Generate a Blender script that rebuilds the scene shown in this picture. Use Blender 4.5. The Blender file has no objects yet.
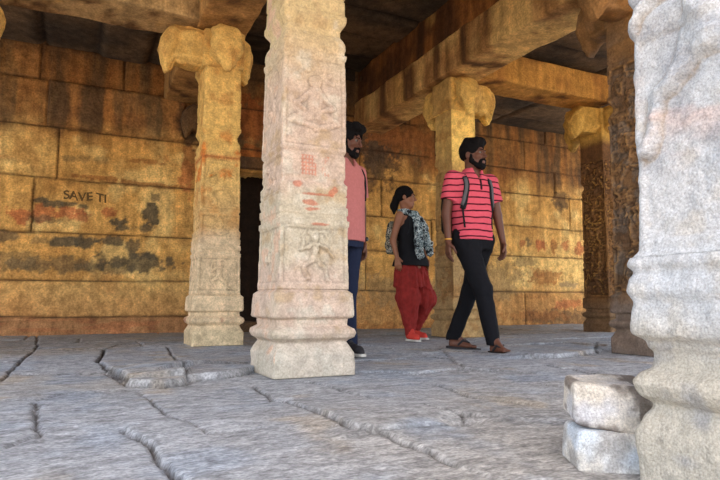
import bpy, math, random
import numpy as np
C = bpy.context.scene.collection
random.seed(5)
F32 = np.float32

# ------------------------------------------------------------------ camera maths
FPX, EYE = 588.0, 0.40
TH = math.radians(25.7)
PIT = math.atan(62 / FPX)

def ground(px, py, z=0.0):
    """world point on the floor plane seen at a place measured on the photograph"""
    x = (px - 360) / FPX; y = (240 - py) / FPX
    f = math.cos(PIT) - y * math.sin(PIT); w = math.sin(PIT) + y * math.cos(PIT)
    r = (x * math.cos(TH) + f * math.sin(TH), -x * math.sin(TH) + f * math.cos(TH), w)
    t = (z - EYE) / r[2]
    return (r[0] * t, r[1] * t)

# ------------------------------------------------------------------ noise
def vnoise(P, seed=0):
    P = np.asarray(P, dtype=F32)
    i = np.floor(P).astype(np.int64); f = (P - i).astype(F32)
    f = f * f * f * (f * (f * 6 - 15) + 10)
    def h(a, b, c):
        n = (a * 73856093) ^ (b * 19349663) ^ (c * 83492791) ^ (seed * 2654435 + 977)
        n = (n ^ (n >> 13)) & 0x7fffffff
        n = (n * 1274126177) & 0x7fffffff
        n = (n ^ (n >> 16)) & 0xffff
        return (n / 65535.0).astype(F32)
    x, y, z = i[..., 0], i[..., 1], i[..., 2]; u, v, w = f[..., 0], f[..., 1], f[..., 2]
    def L(a, b, t): return a + (b - a) * t
    r = L(L(L(h(x, y, z), h(x+1, y, z), u), L(h(x, y+1, z), h(x+1, y+1, z), u), v),
          L(L(h(x, y, z+1), h(x+1, y, z+1), u), L(h(x, y+1, z+1), h(x+1, y+1, z+1), u), v), w)
    return r * 2 - 1

def fbm(P, sc=1.0, octv=4, seed=0, gain=0.5):
    P = np.asarray(P, dtype=F32) * F32(1) * np.asarray(sc, dtype=F32)
    a, s, t = 1.0, 0.0, 0.0
    for k in range(octv):
        s = s + a * vnoise(P + 17.3 * k, seed + k * 7); t += a; a *= gain; P = P * 2.03
    return s / t

def sstep(a, b, x):
    t = np.clip((x - a) / (b - a), 0, 1); return t * t * (3 - 2 * t)
def mix(c0, c1, t):
    t = np.asarray(t)[..., None]; return np.asarray(c0) * (1 - t) + np.asarray(c1) * t
def srgb(*c):
    c = np.array(c, dtype=float) / 255.0
    return np.where(c <= .04045, c / 12.92, ((c + .055) / 1.055) ** 2.4)

# ------------------------------------------------------------------ meshes
def mesh_np(name, V, faces, col=None, mat=None, parent=None, smooth=True, tris=None):
    """V (n,3); faces: list of (m,k) int arrays; col (n,3)"""
    me = bpy.data.meshes.new(name)
    V = np.ascontiguousarray(V, dtype=F32)
    if isinstance(faces, np.ndarray): faces = [faces]
    faces = [np.asarray(f, dtype=np.int32) for f in faces if len(f)]
    nl = sum(f.size for f in faces); nf = sum(len(f) for f in faces)
    me.vertices.add(len(V)); me.vertices.foreach_set('co', V.ravel())
    me.loops.add(nl); me.polygons.add(nf)
    me.loops.foreach_set('vertex_index', np.concatenate([f.ravel() for f in faces]))
    tot = np.concatenate([np.full(len(f), f.shape[1], dtype=np.int32) for f in faces])
    st = np.concatenate([[0], np.cumsum(tot)[:-1]]).astype(np.int32)
    me.polygons.foreach_set('loop_start', st)
    me.update(calc_edges=True); me.validate()
    if smooth: me.polygons.foreach_set('use_smooth', np.ones(len(me.polygons), dtype=bool))
    if col is not None:
        a = me.color_attributes.new('Col', 'FLOAT_COLOR', 'POINT')
        cc = np.ones((len(V), 4), dtype=F32); cc[:, :3] = np.clip(col, 0, 1); a.data.foreach_set('color', cc.ravel())
    o = bpy.data.objects.new(name, me); C.objects.link(o)
    if mat: me.materials.append(mat)
    if parent: o.parent = parent
    return o

def grid_quads(m, n, off=0, flip=False):
    i = np.arange(m - 1)[:, None] * n + np.arange(n - 1)[None, :] + off
    q = np.stack([i, i + 1, i + n + 1, i + n], -1).reshape(-1, 4)
    return q[:, ::-1] if flip else q

def sheet(name, P, D, col, mat, flip=False, **k):
    """a relief surface P (m,n,3) closed behind by a slab of thickness vector D"""
    m, n = P.shape[:2]
    V = P.reshape(-1, 3); q = grid_quads(m, n, 0, flip)
    b = np.concatenate([np.arange(n), np.arange(1, m) * n + n - 1, (m - 1) * n + np.arange(n - 2, -1, -1), np.arange(m - 2, 0, -1) * n])
    B = V[b]; avg = np.array(D, dtype=float)
    ax = int(np.argmax(np.abs(avg))); Bb = B.copy(); Bb[:, ax] = V[:, ax].mean() + avg[ax]
    N0 = len(V); k0 = np.arange(len(b)); k1 = (k0 + 1) % len(b)
    s = np.stack([b[k0], N0 + k0, N0 + k1, b[k1]], -1)
    if flip: s = s[:, ::-1]
    back = (N0 + k0)[None, :]
    back = back if flip else back[:, ::-1]
    # keep the back simple: one big polygon
    V = np.concatenate([V, Bb]); cc = np.concatenate([col.reshape(-1, 3), col.reshape(-1, 3)[b]])
    return mesh_np(name, V, [q, s, back], cc, mat, **k)

def block(name, c, size, mat, colf, parent=None, res=0.03, rnd=0.012, amp=0.006, rz=0.0, seed=1, taper=None, freq=9, tilt=(0, 0)):
    """rounded, weathered stone block"""
    h = np.array(size) / 2.0
    out = []; V = []; n0 = 0
    for ax in range(3):
        for sg in (-1, 1):
            a1, a2 = [(1, 2), (2, 0), (0, 1)][ax]
            n1 = max(4, int(size[a1] / res) + 2); n2 = max(4, int(size[a2] / res) + 2)
            def ss(n, hh):
                inner = np.linspace(-hh + rnd, hh - rnd, n)
                return np.concatenate([[-hh, -hh + rnd * .35], inner, [hh - rnd * .35, hh]])
            s1, s2 = ss(n1, h[a1]), ss(n2, h[a2])
            g = np.zeros((len(s2), len(s1), 3)); g[..., ax] = sg * h[ax]
            g[..., a1] = s1[None, :]; g[..., a2] = s2[:, None]
            V.append(g.reshape(-1, 3)); out.append(grid_quads(len(s2), len(s1), n0, sg < 0)); n0 += g.size // 3
    V = np.concatenate(V); Q = np.concatenate(out)
    key = np.round(V, 6); _, idx, inv = np.unique(key, axis=0, return_index=True, return_inverse=True)
    V = V[idx]; Q = inv.reshape(-1)[Q]
    q = np.clip(V, -h + rnd, h - rnd); d = V - q; L = np.linalg.norm(d, axis=1, keepdims=True)
    V = np.where(L > 1e-9, q + d / np.maximum(L, 1e-9) * rnd, V)
    if taper is not None: V[:, :2] *= (1 + taper * (V[:, 2:3] / h[2]))
    W = V + np.array(c)
    dv = np.stack([fbm(W, freq, 3, seed + 11 * k) for k in range(3)], -1)
    dv2 = np.stack([fbm(W, freq * .25, 2, seed + 5 + 11 * k) for k in range(3)], -1)
    V = V + dv * amp + dv2 * amp * 1.5
    V[:, 2] += V[:, 0] * tilt[0] + V[:, 1] * tilt[1]
    co, si = math.cos(rz), math.sin(rz)
    R = np.stack([V[:, 0] * co - V[:, 1] * si, V[:, 0] * si + V[:, 1] * co, V[:, 2]], -1)
    W = R + np.array(c)
    return mesh_np(name, W, Q, colf(W, V), mat, parent)

def thing(name, label, cat, loc=(0, 0, 0), rz=0.0, group=None):
    o = bpy.data.objects.new(name, None); C.objects.link(o); o.empty_display_size = .1
    o.location = loc; o.rotation_euler = (0, 0, rz); o['label'] = label; o['category'] = cat
    o['kind'] = 'thing'
    if group: o['group'] = group
    bpy.context.view_layer.update()
    return o
def tag(o, label, cat, group=None):
    o['label'] = label; o['category'] = cat; o['kind'] = 'thing'
    if group: o['group'] = group
    return o
def struct(o): o['kind'] = 'structure'; return o
def to_local(o, root):
    """mesh was authored in world space: move it under root without changing where it stands"""
    o.parent = root; o.matrix_parent_inverse = root.matrix_world.inverted(); return o

# ------------------------------------------------------------------ materials
def stone_mat(name, rough=.9, sp_scale=60, sp_amt=.25, bump=.3, bscale=40, bdist=.01, med=.3, speck=0.0, speckcol=(.03, .03, .03), stretch=(1, 1, 1), streak=0.0):
    m = bpy.data.materials.new(name); m.use_nodes = True; nt = m.node_tree; N = nt.nodes; Lk = nt.links
    b = N['Principled BSDF']; b.inputs['Roughness'].default_value = rough
    b.inputs['Specular IOR Level'].default_value = .25
    at = N.new('ShaderNodeAttribute'); at.attribute_name = 'Col'
    tc = N.new('ShaderNodeTexCoord'); mp = N.new('ShaderNodeMapping'); mp.inputs['Scale'].default_value = stretch
    Lk.new(tc.outputs['Object'], mp.inputs['Vector'])
    def noise(sc, det=5, ro=.6, src=None):
        n = N.new('ShaderNodeTexNoise'); n.inputs['Scale'].default_value = sc; n.inputs['Detail'].default_value = det
        n.inputs['Roughness'].default_value = ro; Lk.new((src or mp).outputs['Vector'], n.inputs['Vector']); return n
    def mapr(src, a, b_, lo, hi):
        r = N.new('ShaderNodeMapRange'); r.inputs['From Min'].default_value = a; r.inputs['From Max'].default_value = b_
        r.inputs['To Min'].default_value = lo; r.inputs['To Max'].default_value = hi; Lk.new(src, r.inputs['Value']); return r.outputs['Result']
    def mul(a, f):
        v = N.new('ShaderNodeVectorMath'); v.operation = 'SCALE'; Lk.new(a, v.inputs[0]); Lk.new(f, v.inputs['Scale']); return v.outputs['Vector']
    n1 = noise(sp_scale); n2 = noise(sp_scale * .17, 6, .65)
    c = mul(at.outputs['Color'], mapr(n1.outputs['Fac'], .3, .7, 1 - sp_amt, 1 + sp_amt))
    c = mul(c, mapr(n2.outputs['Fac'], .3, .7, 1 - med, 1 + med))
    if streak:
        mp2 = N.new('ShaderNodeMapping'); mp2.inputs['Scale'].default_value = (1, 1, .09); Lk.new(tc.outputs['Object'], mp2.inputs['Vector'])
        n3 = noise(9, 5, .6, mp2); c = mul(c, mapr(n3.outputs['Fac'], .35, .65, 1 - streak, 1 + streak * .6))
    if speck:
        n4 = noise(300, 2, .6); n5 = noise(150, 2, .5)
        mx = N.new('ShaderNodeMix'); mx.data_type = 'RGBA'
        f = mapr(n4.outputs['Fac'], .57, .66, 0, speck); Lk.new(f, mx.inputs['Factor']); Lk.new(c, mx.inputs[6]); mx.inputs[7].default_value = (*speckcol, 1)
        c = mx.outputs[2]
    Lk.new(c, b.inputs['Base Color'])
    bp = N.new('ShaderNodeBump'); bp.inputs['Strength'].default_value = bump; bp.inputs['Distance'].default_value = bdist
    nb = noise(bscale, 7, .68); Lk.new(nb.outputs['Fac'], bp.inputs['Height']); Lk.new(bp.outputs['Normal'], b.inputs['Normal'])
    return m

def plain(name, col, rough=.8, spec=.3, metal=0, noise_amt=.0, nscale=80, bump=0.0, emit=None):
    m = bpy.data.materials.new(name); m.use_nodes = True; nt = m.node_tree; N = nt.nodes; Lk = nt.links
    b = N['Principled BSDF']; b.inputs['Base Color'].default_value = (*col, 1); b.inputs['Roughness'].default_value = rough
    b.inputs['Specular IOR Level'].default_value = spec; b.inputs['Metallic'].default_value = metal
    tc = N.new('ShaderNodeTexCoord'); n = N.new('ShaderNodeTexNoise'); n.inputs['Scale'].default_value = nscale; n.inputs['Detail'].default_value = 5
    Lk.new(tc.outputs['Object'], n.inputs['Vector'])
    if noise_amt:
        r = N.new('ShaderNodeMapRange'); r.inputs['From Min'].default_value = .3; r.inputs['From Max'].default_value = .7
        r.inputs['To Min'].default_value = 1 - noise_amt; r.inputs['To Max'].default_value = 1 + noise_amt; Lk.new(n.outputs['Fac'], r.inputs['Value'])
        v = N.new('ShaderNodeVectorMath'); v.operation = 'SCALE'; v.inputs[0].default_value = col; Lk.new(r.outputs['Result'], v.inputs['Scale'])
        Lk.new(v.outputs['Vector'], b.inputs['Base Color'])
    if bump:
        bp = N.new('ShaderNodeBump'); bp.inputs['Strength'].default_value = bump; bp.inputs['Distance'].default_value = .004
        Lk.new(n.outputs['Fac'], bp.inputs['Height']); Lk.new(bp.outputs['Normal'], b.inputs['Normal'])
    return m

M_FLOOR = stone_mat('floor_granite', .85, 75, .42, 1.0, 30, .014, .24, .35, (.12, .12, .13), (1, 1.6, 1))
M_WALL = stone_mat('limewashed_stone', .92, 48, .34, 1.0, 24, .018, .36, streak=.22)
M_PILLAR = stone_mat('carved_granite', .9, 90, .22, .7, 50, .012, .18, .12, (.25, .17, .12))
M_OCHRE = stone_mat('ochre_granite', .9, 70, .26, .7, 40, .014, .3, .2, (.12, .07, .04), streak=.12)
M_WHITE = stone_mat('white_granite', .88, 190, .3, .9, 80, .008, .14, .4, (.2, .19, .19))
M_BEAM = stone_mat('beam_stone', .92, 50, .3, .7, 20, .02, .28, streak=.3)
# ================================================================== FLOOR
def seg_dist(X, Y, pts):
    """distance, signed side (+ = left of travel), and along-parameter clamp flag for a polyline"""
    D = np.full(X.shape, 1e9, dtype=F32); S = np.zeros(X.shape, dtype=F32); E = np.zeros(X.shape, dtype=F32)
    for k, ((x0, y0), (x1, y1)) in enumerate(zip(pts[:-1], pts[1:])):
        dx, dy = x1 - x0, y1 - y0; L2 = dx * dx + dy * dy + 1e-9
        t = ((X - x0) * dx + (Y - y0) * dy) / L2; tc = np.clip(t, 0, 1)
        ex, ey = X - x0 - tc * dx, Y - y0 - tc * dy; d = np.sqrt(ex * ex + ey * ey)
        s = np.where(dx * (Y - y0) - dy * (X - x0) > 0, 1.0, -1.0)
        over = np.zeros_like(d)
        if k == 0: over = np.maximum(over, -t * math.sqrt(L2))
        if k == len(pts) - 2: over = np.maximum(over, (t - 1) * math.sqrt(L2))
        m = d < D; D = np.where(m, d, D); S = np.where(m, s, S); E = np.where(m, over, E)
    return D, S, E

def make_floor():
    ys = [0.22]
    while ys[-1] < 8.3: ys.append(ys[-1] + min(.026, .0075 + max(0, ys[-1] - 1.2) * .0032))
    xs = [-3.6]
    while xs[-1] < 9.4:
        x = xs[-1]; xs.append(x + (.045 if x < -1.0 else .011 if x < 2.2 else .011 + (x - 2.2) * .006))
    X, Y = np.meshgrid(np.array(xs), np.array(ys))
    P3 = np.stack([X, Y, np.zeros_like(X)], -1)
    # crooked edges: warp the lookup place
    wx = fbm(P3, 5, 4, 3) * .022 + fbm(P3, 30, 3, 5) * .006
    wy = fbm(P3 + 31, 5, 4, 4) * .018 + fbm(P3 + 9, 30, 3, 6) * .005
    U, V = X + wx, Y + wy
    Z = fbm(P3, 1.1, 4, 8) * .012 + fbm(P3, (6, 9, 6), 4, 12) * .0028 + fbm(P3, (22, 40, 20), 3, 15) * .0014
    col = np.zeros(X.shape + (3,))
    # far, unseen-in-detail parts: plain rows of long slabs
    row = np.floor(V / .82); rx = U / 1.45 + np.mod(row * .37, 1.0); cell = np.floor(rx)
    fx = np.abs(rx - np.round(rx)) * 1.45; fy = np.abs(V / .82 - np.round(V / .82)) * .82
    hsh = np.mod(np.sin(row * 12.9898 + cell * 78.233) * 43758.5453, 1.0)
    far = sstep(5.2, 5.9, Y) + sstep(-.4, -.9, X) + sstep(4.3, 5.0, X); far = np.clip(far, 0, 1)
    e = np.minimum(fx, fy)
    Z += far * ((hsh - .5) * .016 - .02 * np.exp(-(e / .012) ** 2))
    tint = far * (hsh - .5)
    g = lambda *q: [ground(*p) for p in q]
    # (points, crack half-width, crack depth, lift of the left-hand side, reach of the lift)
    L = [
     (g((37,335),(37,347),(22,361),(12,370),(0,381)), .014, .035, 0, 1),
     (g((0,363),(18,362)), .008, .012, .010, .3),
     (g((37,348),(70,350),(105,348),(117,345)), .008, .014, .014, .45),
     (g((12,374),(60,374),(105,373)), .007, .010, .012, .4),
     (g((105,349),(99,363),(108,373),(130,385)), .016, .05, 0, 1),
     (g((108,374),(131,387),(160,388),(183,385),(187,381)), .010, .02, .050, .9),
     (g((187,381),(215,379),(240,376),(256,372)), .009, .018, .052, .9),
     (g((167,347),(173,356),(185,372),(187,381)), .012, .05, 0, 1),
     (g((0,401),(35,400),(60,394),(130,390)), .007, .010, .012, .4),
     (g((34,402),(34,420),(34,437)), .010, .02, -.012, .35),
     (g((0,449),(15,443),(34,437)), .007, .01, .010, .3),
     (g((139,391),(155,406),(172,420)), .008, .022, 0, 1),
     (g((188,483),(165,460),(145,442),(130,430)), .010, .04, -.016, .5),
     (g((130,430),(150,425),(172,421),(190,425),(204,435)), .008, .012, -.008, .3),
     (g((204,435),(260,431),(330,430),(380,438)), .006, .008, .008, .4),
     (g((252,385),(275,398),(300,406),(330,423),(345,430)), .009, .030, .008, .6),
     (g((300,381),(320,384),(345,391),(372,399)), .008, .016, .010, .4),
     (g((356,372),(385,371),(415,373),(455,369),(500,372)), .010, .014, .028, .5),
     (g((358,361),(395,360),(420,356),(450,359),(462,368)), .010, .014, .018, .5),
     (g((438,385),(455,391),(470,397),(500,400),(530,405)), .010, .026, .012, .5),
     (g((320,417),(340,428),(356,434),(392,438),(405,446),(430,455),(458,465)), .010, .020, .016, .5),
     (g((382,436),(420,430),(463,426)), .009, .014, .022, .4),
     (g((425,409),(440,413),(463,418),(466,425)), .009, .024, 0, 1),
     (g((463,418),(500,419)), .009, .012, .010, .4),
     (g((535,359),(560,359),(598,352)), .008, .020, .045, .5),
     (g((430,354),(470,352),(500,356),(535,359)), .008, .012, .014, .4),
     (g((542,367),(575,371),(610,378),(640,380)), .010, .03, .012, .6),
     (g((545,385),(570,388),(600,392)), .008, .02, .010, .5),
     (g((488,333),(505,333),(520,336)), .02, .06, 0, 1),
     (g((595,342),(597,353)), .012, .04, 0, 1),
     (g((0,336),(60,343),(190,345)), .006, .01, .008, .2),
     (g((360,345),(400,350),(440,349),(450,358)), .008, .012, .01, .4),
     (g((520,345),(560,343),(612,346)), .010, .02, .03, .3),
    ]
    dirt = np.zeros_like(Z)
    for pts, w, dep, lift, reach in L:
        D, S, Ee = seg_dist(U, V, pts)
        near = D < 1.6
        fade = np.clip(1 - Ee / .12, 0, 1)
        vary = .55 + .45 * (fbm(P3, 7, 2, int(w * 1e4) + 40) * .9 + .4)
        Ds = D * S * (np.sign(lift) if lift else 1.0); off = w * .9 if lift else 0.0
        cm = np.exp(-((Ds + off) / (w * .6)) ** 2) * fade * np.clip(vary * 1.5 - .3, .0, 1.1)
        Z = np.where(near, Z - dep * cm, Z); dirt = np.maximum(dirt, np.where(near, np.clip(cm * dep / .02, 0, 1), 0))
        if lift:
            side = sstep(-.006, .007, D * S * np.sign(lift))
            Z = Z + abs(lift) * (.7 if abs(lift) > .04 else .42) * side * np.exp(-(D / reach) ** 2) * np.clip(1 - Ee / .35, 0, 1)
            edge = np.exp(-(D / .028) ** 2) * fade
            tint = tint - edge * .10
    # chipped-out hollow beside the fallen edge in the middle of the floor
    for (px, py, r, d) in ((462,424,.055,.035), (499,333,.10,.05), (283,399,.03,.02)):
        x, y = ground(px, py); Z -= d * np.exp(-(((U - x) / (r * 1.6)) ** 2 + ((V - y) / r) ** 2))
    n1 = fbm(P3, .9, 4, 21); n2 = fbm(P3, (9, 26, 9), 4, 25); n3 = fbm(P3, 3.2, 4, 27); n4 = fbm(P3, (40, 90, 40), 2, 71)
    base = mix(srgb(160, 161, 163), srgb(166, 160, 152), sstep(-.3, .5, n1))
    base = mix(base, srgb(150, 157, 166), sstep(.05, .5, n3) * .7)
    base = mix(base, srgb(176, 158, 132), sstep(.32, .6, n3 * -1) * .5)
    base = base * (1 + .34 * n2 + .42 * n4 + .25 * tint)[..., None]
    base = mix(base, srgb(70, 62, 56), np.clip(np.maximum(dirt * .85, sstep(-.018, -.045, Z) * .8), 0, 1))
    back = sstep(4.6, 7.5, Y + n1 * .8)          # slabs turn darker and browner deeper inside
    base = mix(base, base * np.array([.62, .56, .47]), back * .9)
    P = np.stack([X, Y, Z], -1)
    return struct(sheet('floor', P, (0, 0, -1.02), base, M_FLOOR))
floor = make_floor()

# ================================================================== WALL AT THE BACK
WY = 8.1
OCH = srgb(202, 152, 82); OCH2 = srgb(222, 180, 108); BRN = srgb(150, 94, 48); DRK = srgb(74, 58, 44); RED = srgb(168, 84, 50)
def make_wall():
    X0, X1 = -3.6, 9.4
    xs = [X0]
    while xs[-1] < X1: xs.append(xs[-1] + (.05 if xs[-1] < -1.4 else .0165))
    zs = np.concatenate([np.arange(-.1, 2.6, .0165), np.arange(2.6, 4.2, .021)])
    X, Z = np.meshgrid(np.array(xs), zs)
    P3 = np.stack([X, np.full_like(X, WY), Z], -1)
    U = X + fbm(P3, 7, 3, 2) * .012; W = Z + fbm(P3, 7, 3, 3) * .010 + fbm(P3, 1.1, 2, 6) * .018
    Lc = [-.2, .22, .66, 1.25, 1.93, 2.57, 3.17, 3.62, 4.3]
    Rc = [-.2, .57, 1.20, 1.74, 2.33, 2.78, 3.30, 4.3]
    Lj = {0: [], 1: [-2.4, 2.0], 2: [-1.6], 3: [-.52], 4: [-2.0, -.28], 5: [-2.2, -.42], 6: [-2.1, -.52, .45], 7: [-1.5, .1]}
    Rj = {0: [3.2, 5.4, 7.1], 1: [4.0, 5.9, 6.3], 2: [3.4, 5.2, 6.35], 3: [4.28, 6.0, 8.25], 4: [3.9, 6.1, 7.9], 5: [3.5, 5.3, 7.2], 6: [3.6, 4.8, 6.4, 7.7]}
    dep = np.zeros_like(X); bid = np.zeros_like(X); em = np.full_like(X, 9.)
    for crs, jts, x0, x1 in ((Lc, Lj, -9, 2.75), (Rc, Rj, 2.75, 19)):
        inx = (X >= x0) & (X < x1)
        for i in range(len(crs) - 1):
            z0, z1 = crs[i], crs[i + 1]; inz = inx & (W >= z0) & (W < z1)
            js = [-99] + list(jts.get(i, [])) + [99]
            for j in range(len(js) - 1):
                m = inz & (U >= js[j]) & (U < js[j + 1])
                d = np.minimum(np.minimum(W - z0, z1 - W), np.minimum(U - js[j], js[j + 1] - U))
                em = np.where(m, d, em); bid = np.where(m, i * 7 + j * 3 + (40 if x0 > 0 else 0), bid)
    hs = np.mod(np.sin(bid * 12.9898) * 43758.5453, 1.0)
    relief = (hs - .5) * .018 - .028 * np.exp(-(em / .0095) ** 2)
    relief += fbm(P3, 2.2, 4, 9) * .010 + fbm(P3, 14, 4, 13) * .0035
    # the proud dark block, the bowed foot course, the shelf that juts from it
    pb = sstep(-.43, -.41, U) * sstep(2.58, 2.60, W) * (1 - sstep(3.14, 3.17, W)) * (1 - sstep(1.22, 1.24, U))
    relief += pb * .06
    relief += (X < 2.05) * (.05 * (1 - sstep(.18, .24, W)) + .02 * np.exp(-((W - .19) / .03) ** 2))
    relief += (X > 2.75) * .03 * (1 - sstep(.54, .58, W))
    # door opening: pushed far back into a dark cell
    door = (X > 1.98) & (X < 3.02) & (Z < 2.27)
    # colours
    n1 = fbm(P3, .8, 4, 31); n2 = fbm(P3, 3.2, 5, 33); n3 = fbm(P3, 9, 5, 35); n4 = fbm(P3, (7, 7, .8), 4, 37)
    col = mix(OCH, OCH2, sstep(-.35, .4, n1 + .5 * n2 + (hs - .5) * .6))
    col = mix(col, srgb(170, 118, 58), sstep(.0, .55, n2 - n1 * .4) * .6)
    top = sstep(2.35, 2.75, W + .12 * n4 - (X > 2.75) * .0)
    col = mix(col, mix(BRN, srgb(112, 76, 44), sstep(-.3, .3, n4)), top * .8)  # upper courses darkened in the colour for soot and for the beams' shade
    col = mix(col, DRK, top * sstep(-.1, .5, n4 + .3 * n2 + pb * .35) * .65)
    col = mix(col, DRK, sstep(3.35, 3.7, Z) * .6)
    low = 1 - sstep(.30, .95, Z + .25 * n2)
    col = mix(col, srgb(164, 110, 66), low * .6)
    foot = (1 - sstep(.17, .25, W)) * (X < 2.75)
    col = mix(col, srgb(150, 108, 78), foot * .6)
    col = mix(col, RED, foot * sstep(.05, .35, fbm(P3, (2.5, 2, 16), 3, 51)) * .3)
    pale = sstep(.12, .4, fbm(P3, 2.1, 5, 95)) * sstep(.5, .8, Z) * (1 - top * .9); col = mix(col, srgb(234, 200, 128), pale * .5)
    def blot(x, z, rx, rz, c, a=.85, sharp=.25, ns=.8, sd=0):
        nonlocal col
        r = np.sqrt(((X - x) / rx) ** 2 + ((Z - z) / rz) ** 2) + ns * fbm(P3, 11, 4, 61 + sd) + .45 * fbm(P3, 30, 3, 62 + sd)
        col = mix(col, c, (1 - sstep(1 - sharp, 1 + sharp * .6, r)) * a)
    def A(px, py):
        x = (px - 360) / FPX; y = (240 - py) / FPX
        f = math.cos(PIT) - y * math.sin(PIT); w = math.sin(PIT) + y * math.cos(PIT)
        r = (x * math.cos(TH) + f * math.sin(TH), -x * math.sin(TH) + f * math.cos(TH), w); t = WY / r[1]
        return r[0] * t, EYE + r[2] * t
    G = srgb(84, 74, 56)
    for k, (px, py, rx, rz, c, a) in enumerate([
        (20,214,.13,.10,RED,.75),(43,213,.11,.10,RED,.7),(66,213,.15,.09,RED,.75),(84,217,.10,.07,RED,.7),(110,213,.09,.06,RED,.7),
        (40,200,.08,.035,G,.85),(52,203,.10,.04,G,.85),(68,204,.10,.03,G,.8),(84,206,.05,.03,G,.8),(48,219,.16,.045,G,.6),
        (117,222,.12,.07,G,.9),(124,228,.10,.04,G,.85),(151,214,.10,.19,G,.92),(148,228,.13,.05,G,.85),(155,198,.07,.05,G,.7),
        (8,237,.22,.07,G,.7),(40,240,.1,.04,G,.5),(66,242,.17,.06,G,.9),(86,242,.14,.07,G,.9),(113,241,.16,.06,G,.85),(133,245,.07,.09,G,.8),
        (60,264,.50,.09,G,.62),(12,262,.3,.12,G,.5),(135,263,.42,.11,G,.85),(110,268,.4,.07,G,.6),(145,256,.16,.06,G,.8),
        (100,178,.35,.03,BRN,.8),(140,184,.5,.035,BRN,.7),(150,162,.22,.035,BRN,.7),(166,158,.06,.05,BRN,.6),(86,159,.10,.05,G,.4),(100,160,.10,.06,G,.35),(68,158,.06,.06,G,.5),
        (188,178,.09,.22,RED,.6),(190,158,.08,.2,BRN,.8),(5,157,.1,.03,BRN,.4),(190,130,.12,.3,DRK,.8),
        (522,243,.07,.07,RED,.6),(529,243,.09,.10,G,.7),(541,244,.11,.12,RED,.75),(554,246,.09,.13,BRN,.8),(566,246,.11,.12,RED,.65),(581,249,.13,.12,RED,.75),
        (524,262,.25,.10,G,.5),(545,278,.35,.12,BRN,.75),(537,272,.2,.08,BRN,.6),(570,285,.22,.06,srgb(120,100,80),.6),(570,304,.4,.08,RED,.55),
        (561,318,.9,.14,DRK,.6),(535,316,.7,.10,BRN,.6),(533,296,.4,.05,BRN,.4),(561,200,.22,.16,DRK,.7),(560,208,.08,.12,DRK,.5),
        (500,180,.18,.4,BRN,.6),(380,150,.35,.5,DRK,.75),(376,135,.5,.45,DRK,.7),(410,140,.9,.22,BRN,.7),(400,330,1.4,.12,BRN,.6),(400,290,1.0,.25,srgb(150,120,80),.6),
        (370,175,.12,.3,DRK,.6),(430,165,.3,.25,BRN,.5),(495,280,.5,.3,srgb(146,118,80),.6),(250,155,.5,.12,srgb(160,84,36),.7),(250,115,.8,.3,srgb(150,78,34),.6)]):
        x, z = A(px, py); blot(x, z, rx, rz, c, a, sd=k)
    # dark drips running down from the top courses on the right side
    drip = sstep(.12, .45, fbm(P3, (6, 1, .45), 4, 83)) * sstep(1.9, 2.5, Z) * (X > 3.2)
    col = mix(col, srgb(84, 58, 36), drip * .6)
    n7 = fbm(P3, 22, 3, 91); col = col * (1 + .16 * n3 + .14 * n7)[..., None]
    rr_ = np.abs(fbm(P3, (3, 3, 4), 4, 93)); col = mix(col, col * .5, (1 - sstep(0, .022, rr_)) * sstep(-.1, .3, n1) * .8)
    col = mix(col, srgb(52, 36, 24), np.exp(-(em / .010) ** 2) * .9)
    col = mix(col, srgb(90, 56, 30), np.exp(-(em / .035) ** 2) * .35 * sstep(-.2, .3, n3))
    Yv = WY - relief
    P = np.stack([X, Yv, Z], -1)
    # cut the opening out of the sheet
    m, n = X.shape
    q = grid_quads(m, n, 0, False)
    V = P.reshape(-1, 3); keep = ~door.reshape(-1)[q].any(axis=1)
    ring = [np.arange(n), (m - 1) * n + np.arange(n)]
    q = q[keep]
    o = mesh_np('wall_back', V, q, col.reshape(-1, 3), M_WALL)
    sm = o.modifiers.new('thickness', 'SOLIDIFY'); sm.thickness = .5; sm.offset = -1
    return struct(o)
wall = make_wall()

def cf_const(c, c2=None, seed=0, sc=3.0, thr=0.0, amt=.8):
    c = np.array(c); c2 = c * .7 if c2 is None else np.array(c2)
    def f(W, V):
        n = fbm(W, sc, 4, seed + 90)
        return mix(c, c2, sstep(thr - .3, thr + .35, n) * amt)
    return f
DARKC = srgb(58, 48, 40)
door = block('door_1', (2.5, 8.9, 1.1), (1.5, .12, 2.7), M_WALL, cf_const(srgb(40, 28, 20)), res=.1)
struct(door)
for nm, c, s in (('trim_1', (2.50, 8.16, 2.36), (1.35, .34, .16)), ('trim_2', (1.86, 8.16, 1.12), (.16, .30, 2.34)), ('trim_3', (3.08, 8.16, 1.12), (.16, .30, 2.34)), ('trim_4', (2.47, 8.10, .05), (1.1, .4, .16))):
    struct(block(nm, c, s, M_WALL, cf_const(srgb(120, 84, 50), DARKC, 3), res=.03, amp=.005))
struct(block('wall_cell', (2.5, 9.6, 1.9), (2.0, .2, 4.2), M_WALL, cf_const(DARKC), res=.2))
0 and struct(block('wall_right', (9.5, 4.2, 1.95), (.3, 8.2, 4.3), M_WALL, cf_const(OCH, BRN, 8, 1.5), res=.08, amp=.02))
struct(block('ceiling_cell', (2.5, 8.9, 4.0), (2.6, 1.7, .3), M_WALL, cf_const(DARKC), res=.2))

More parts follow.
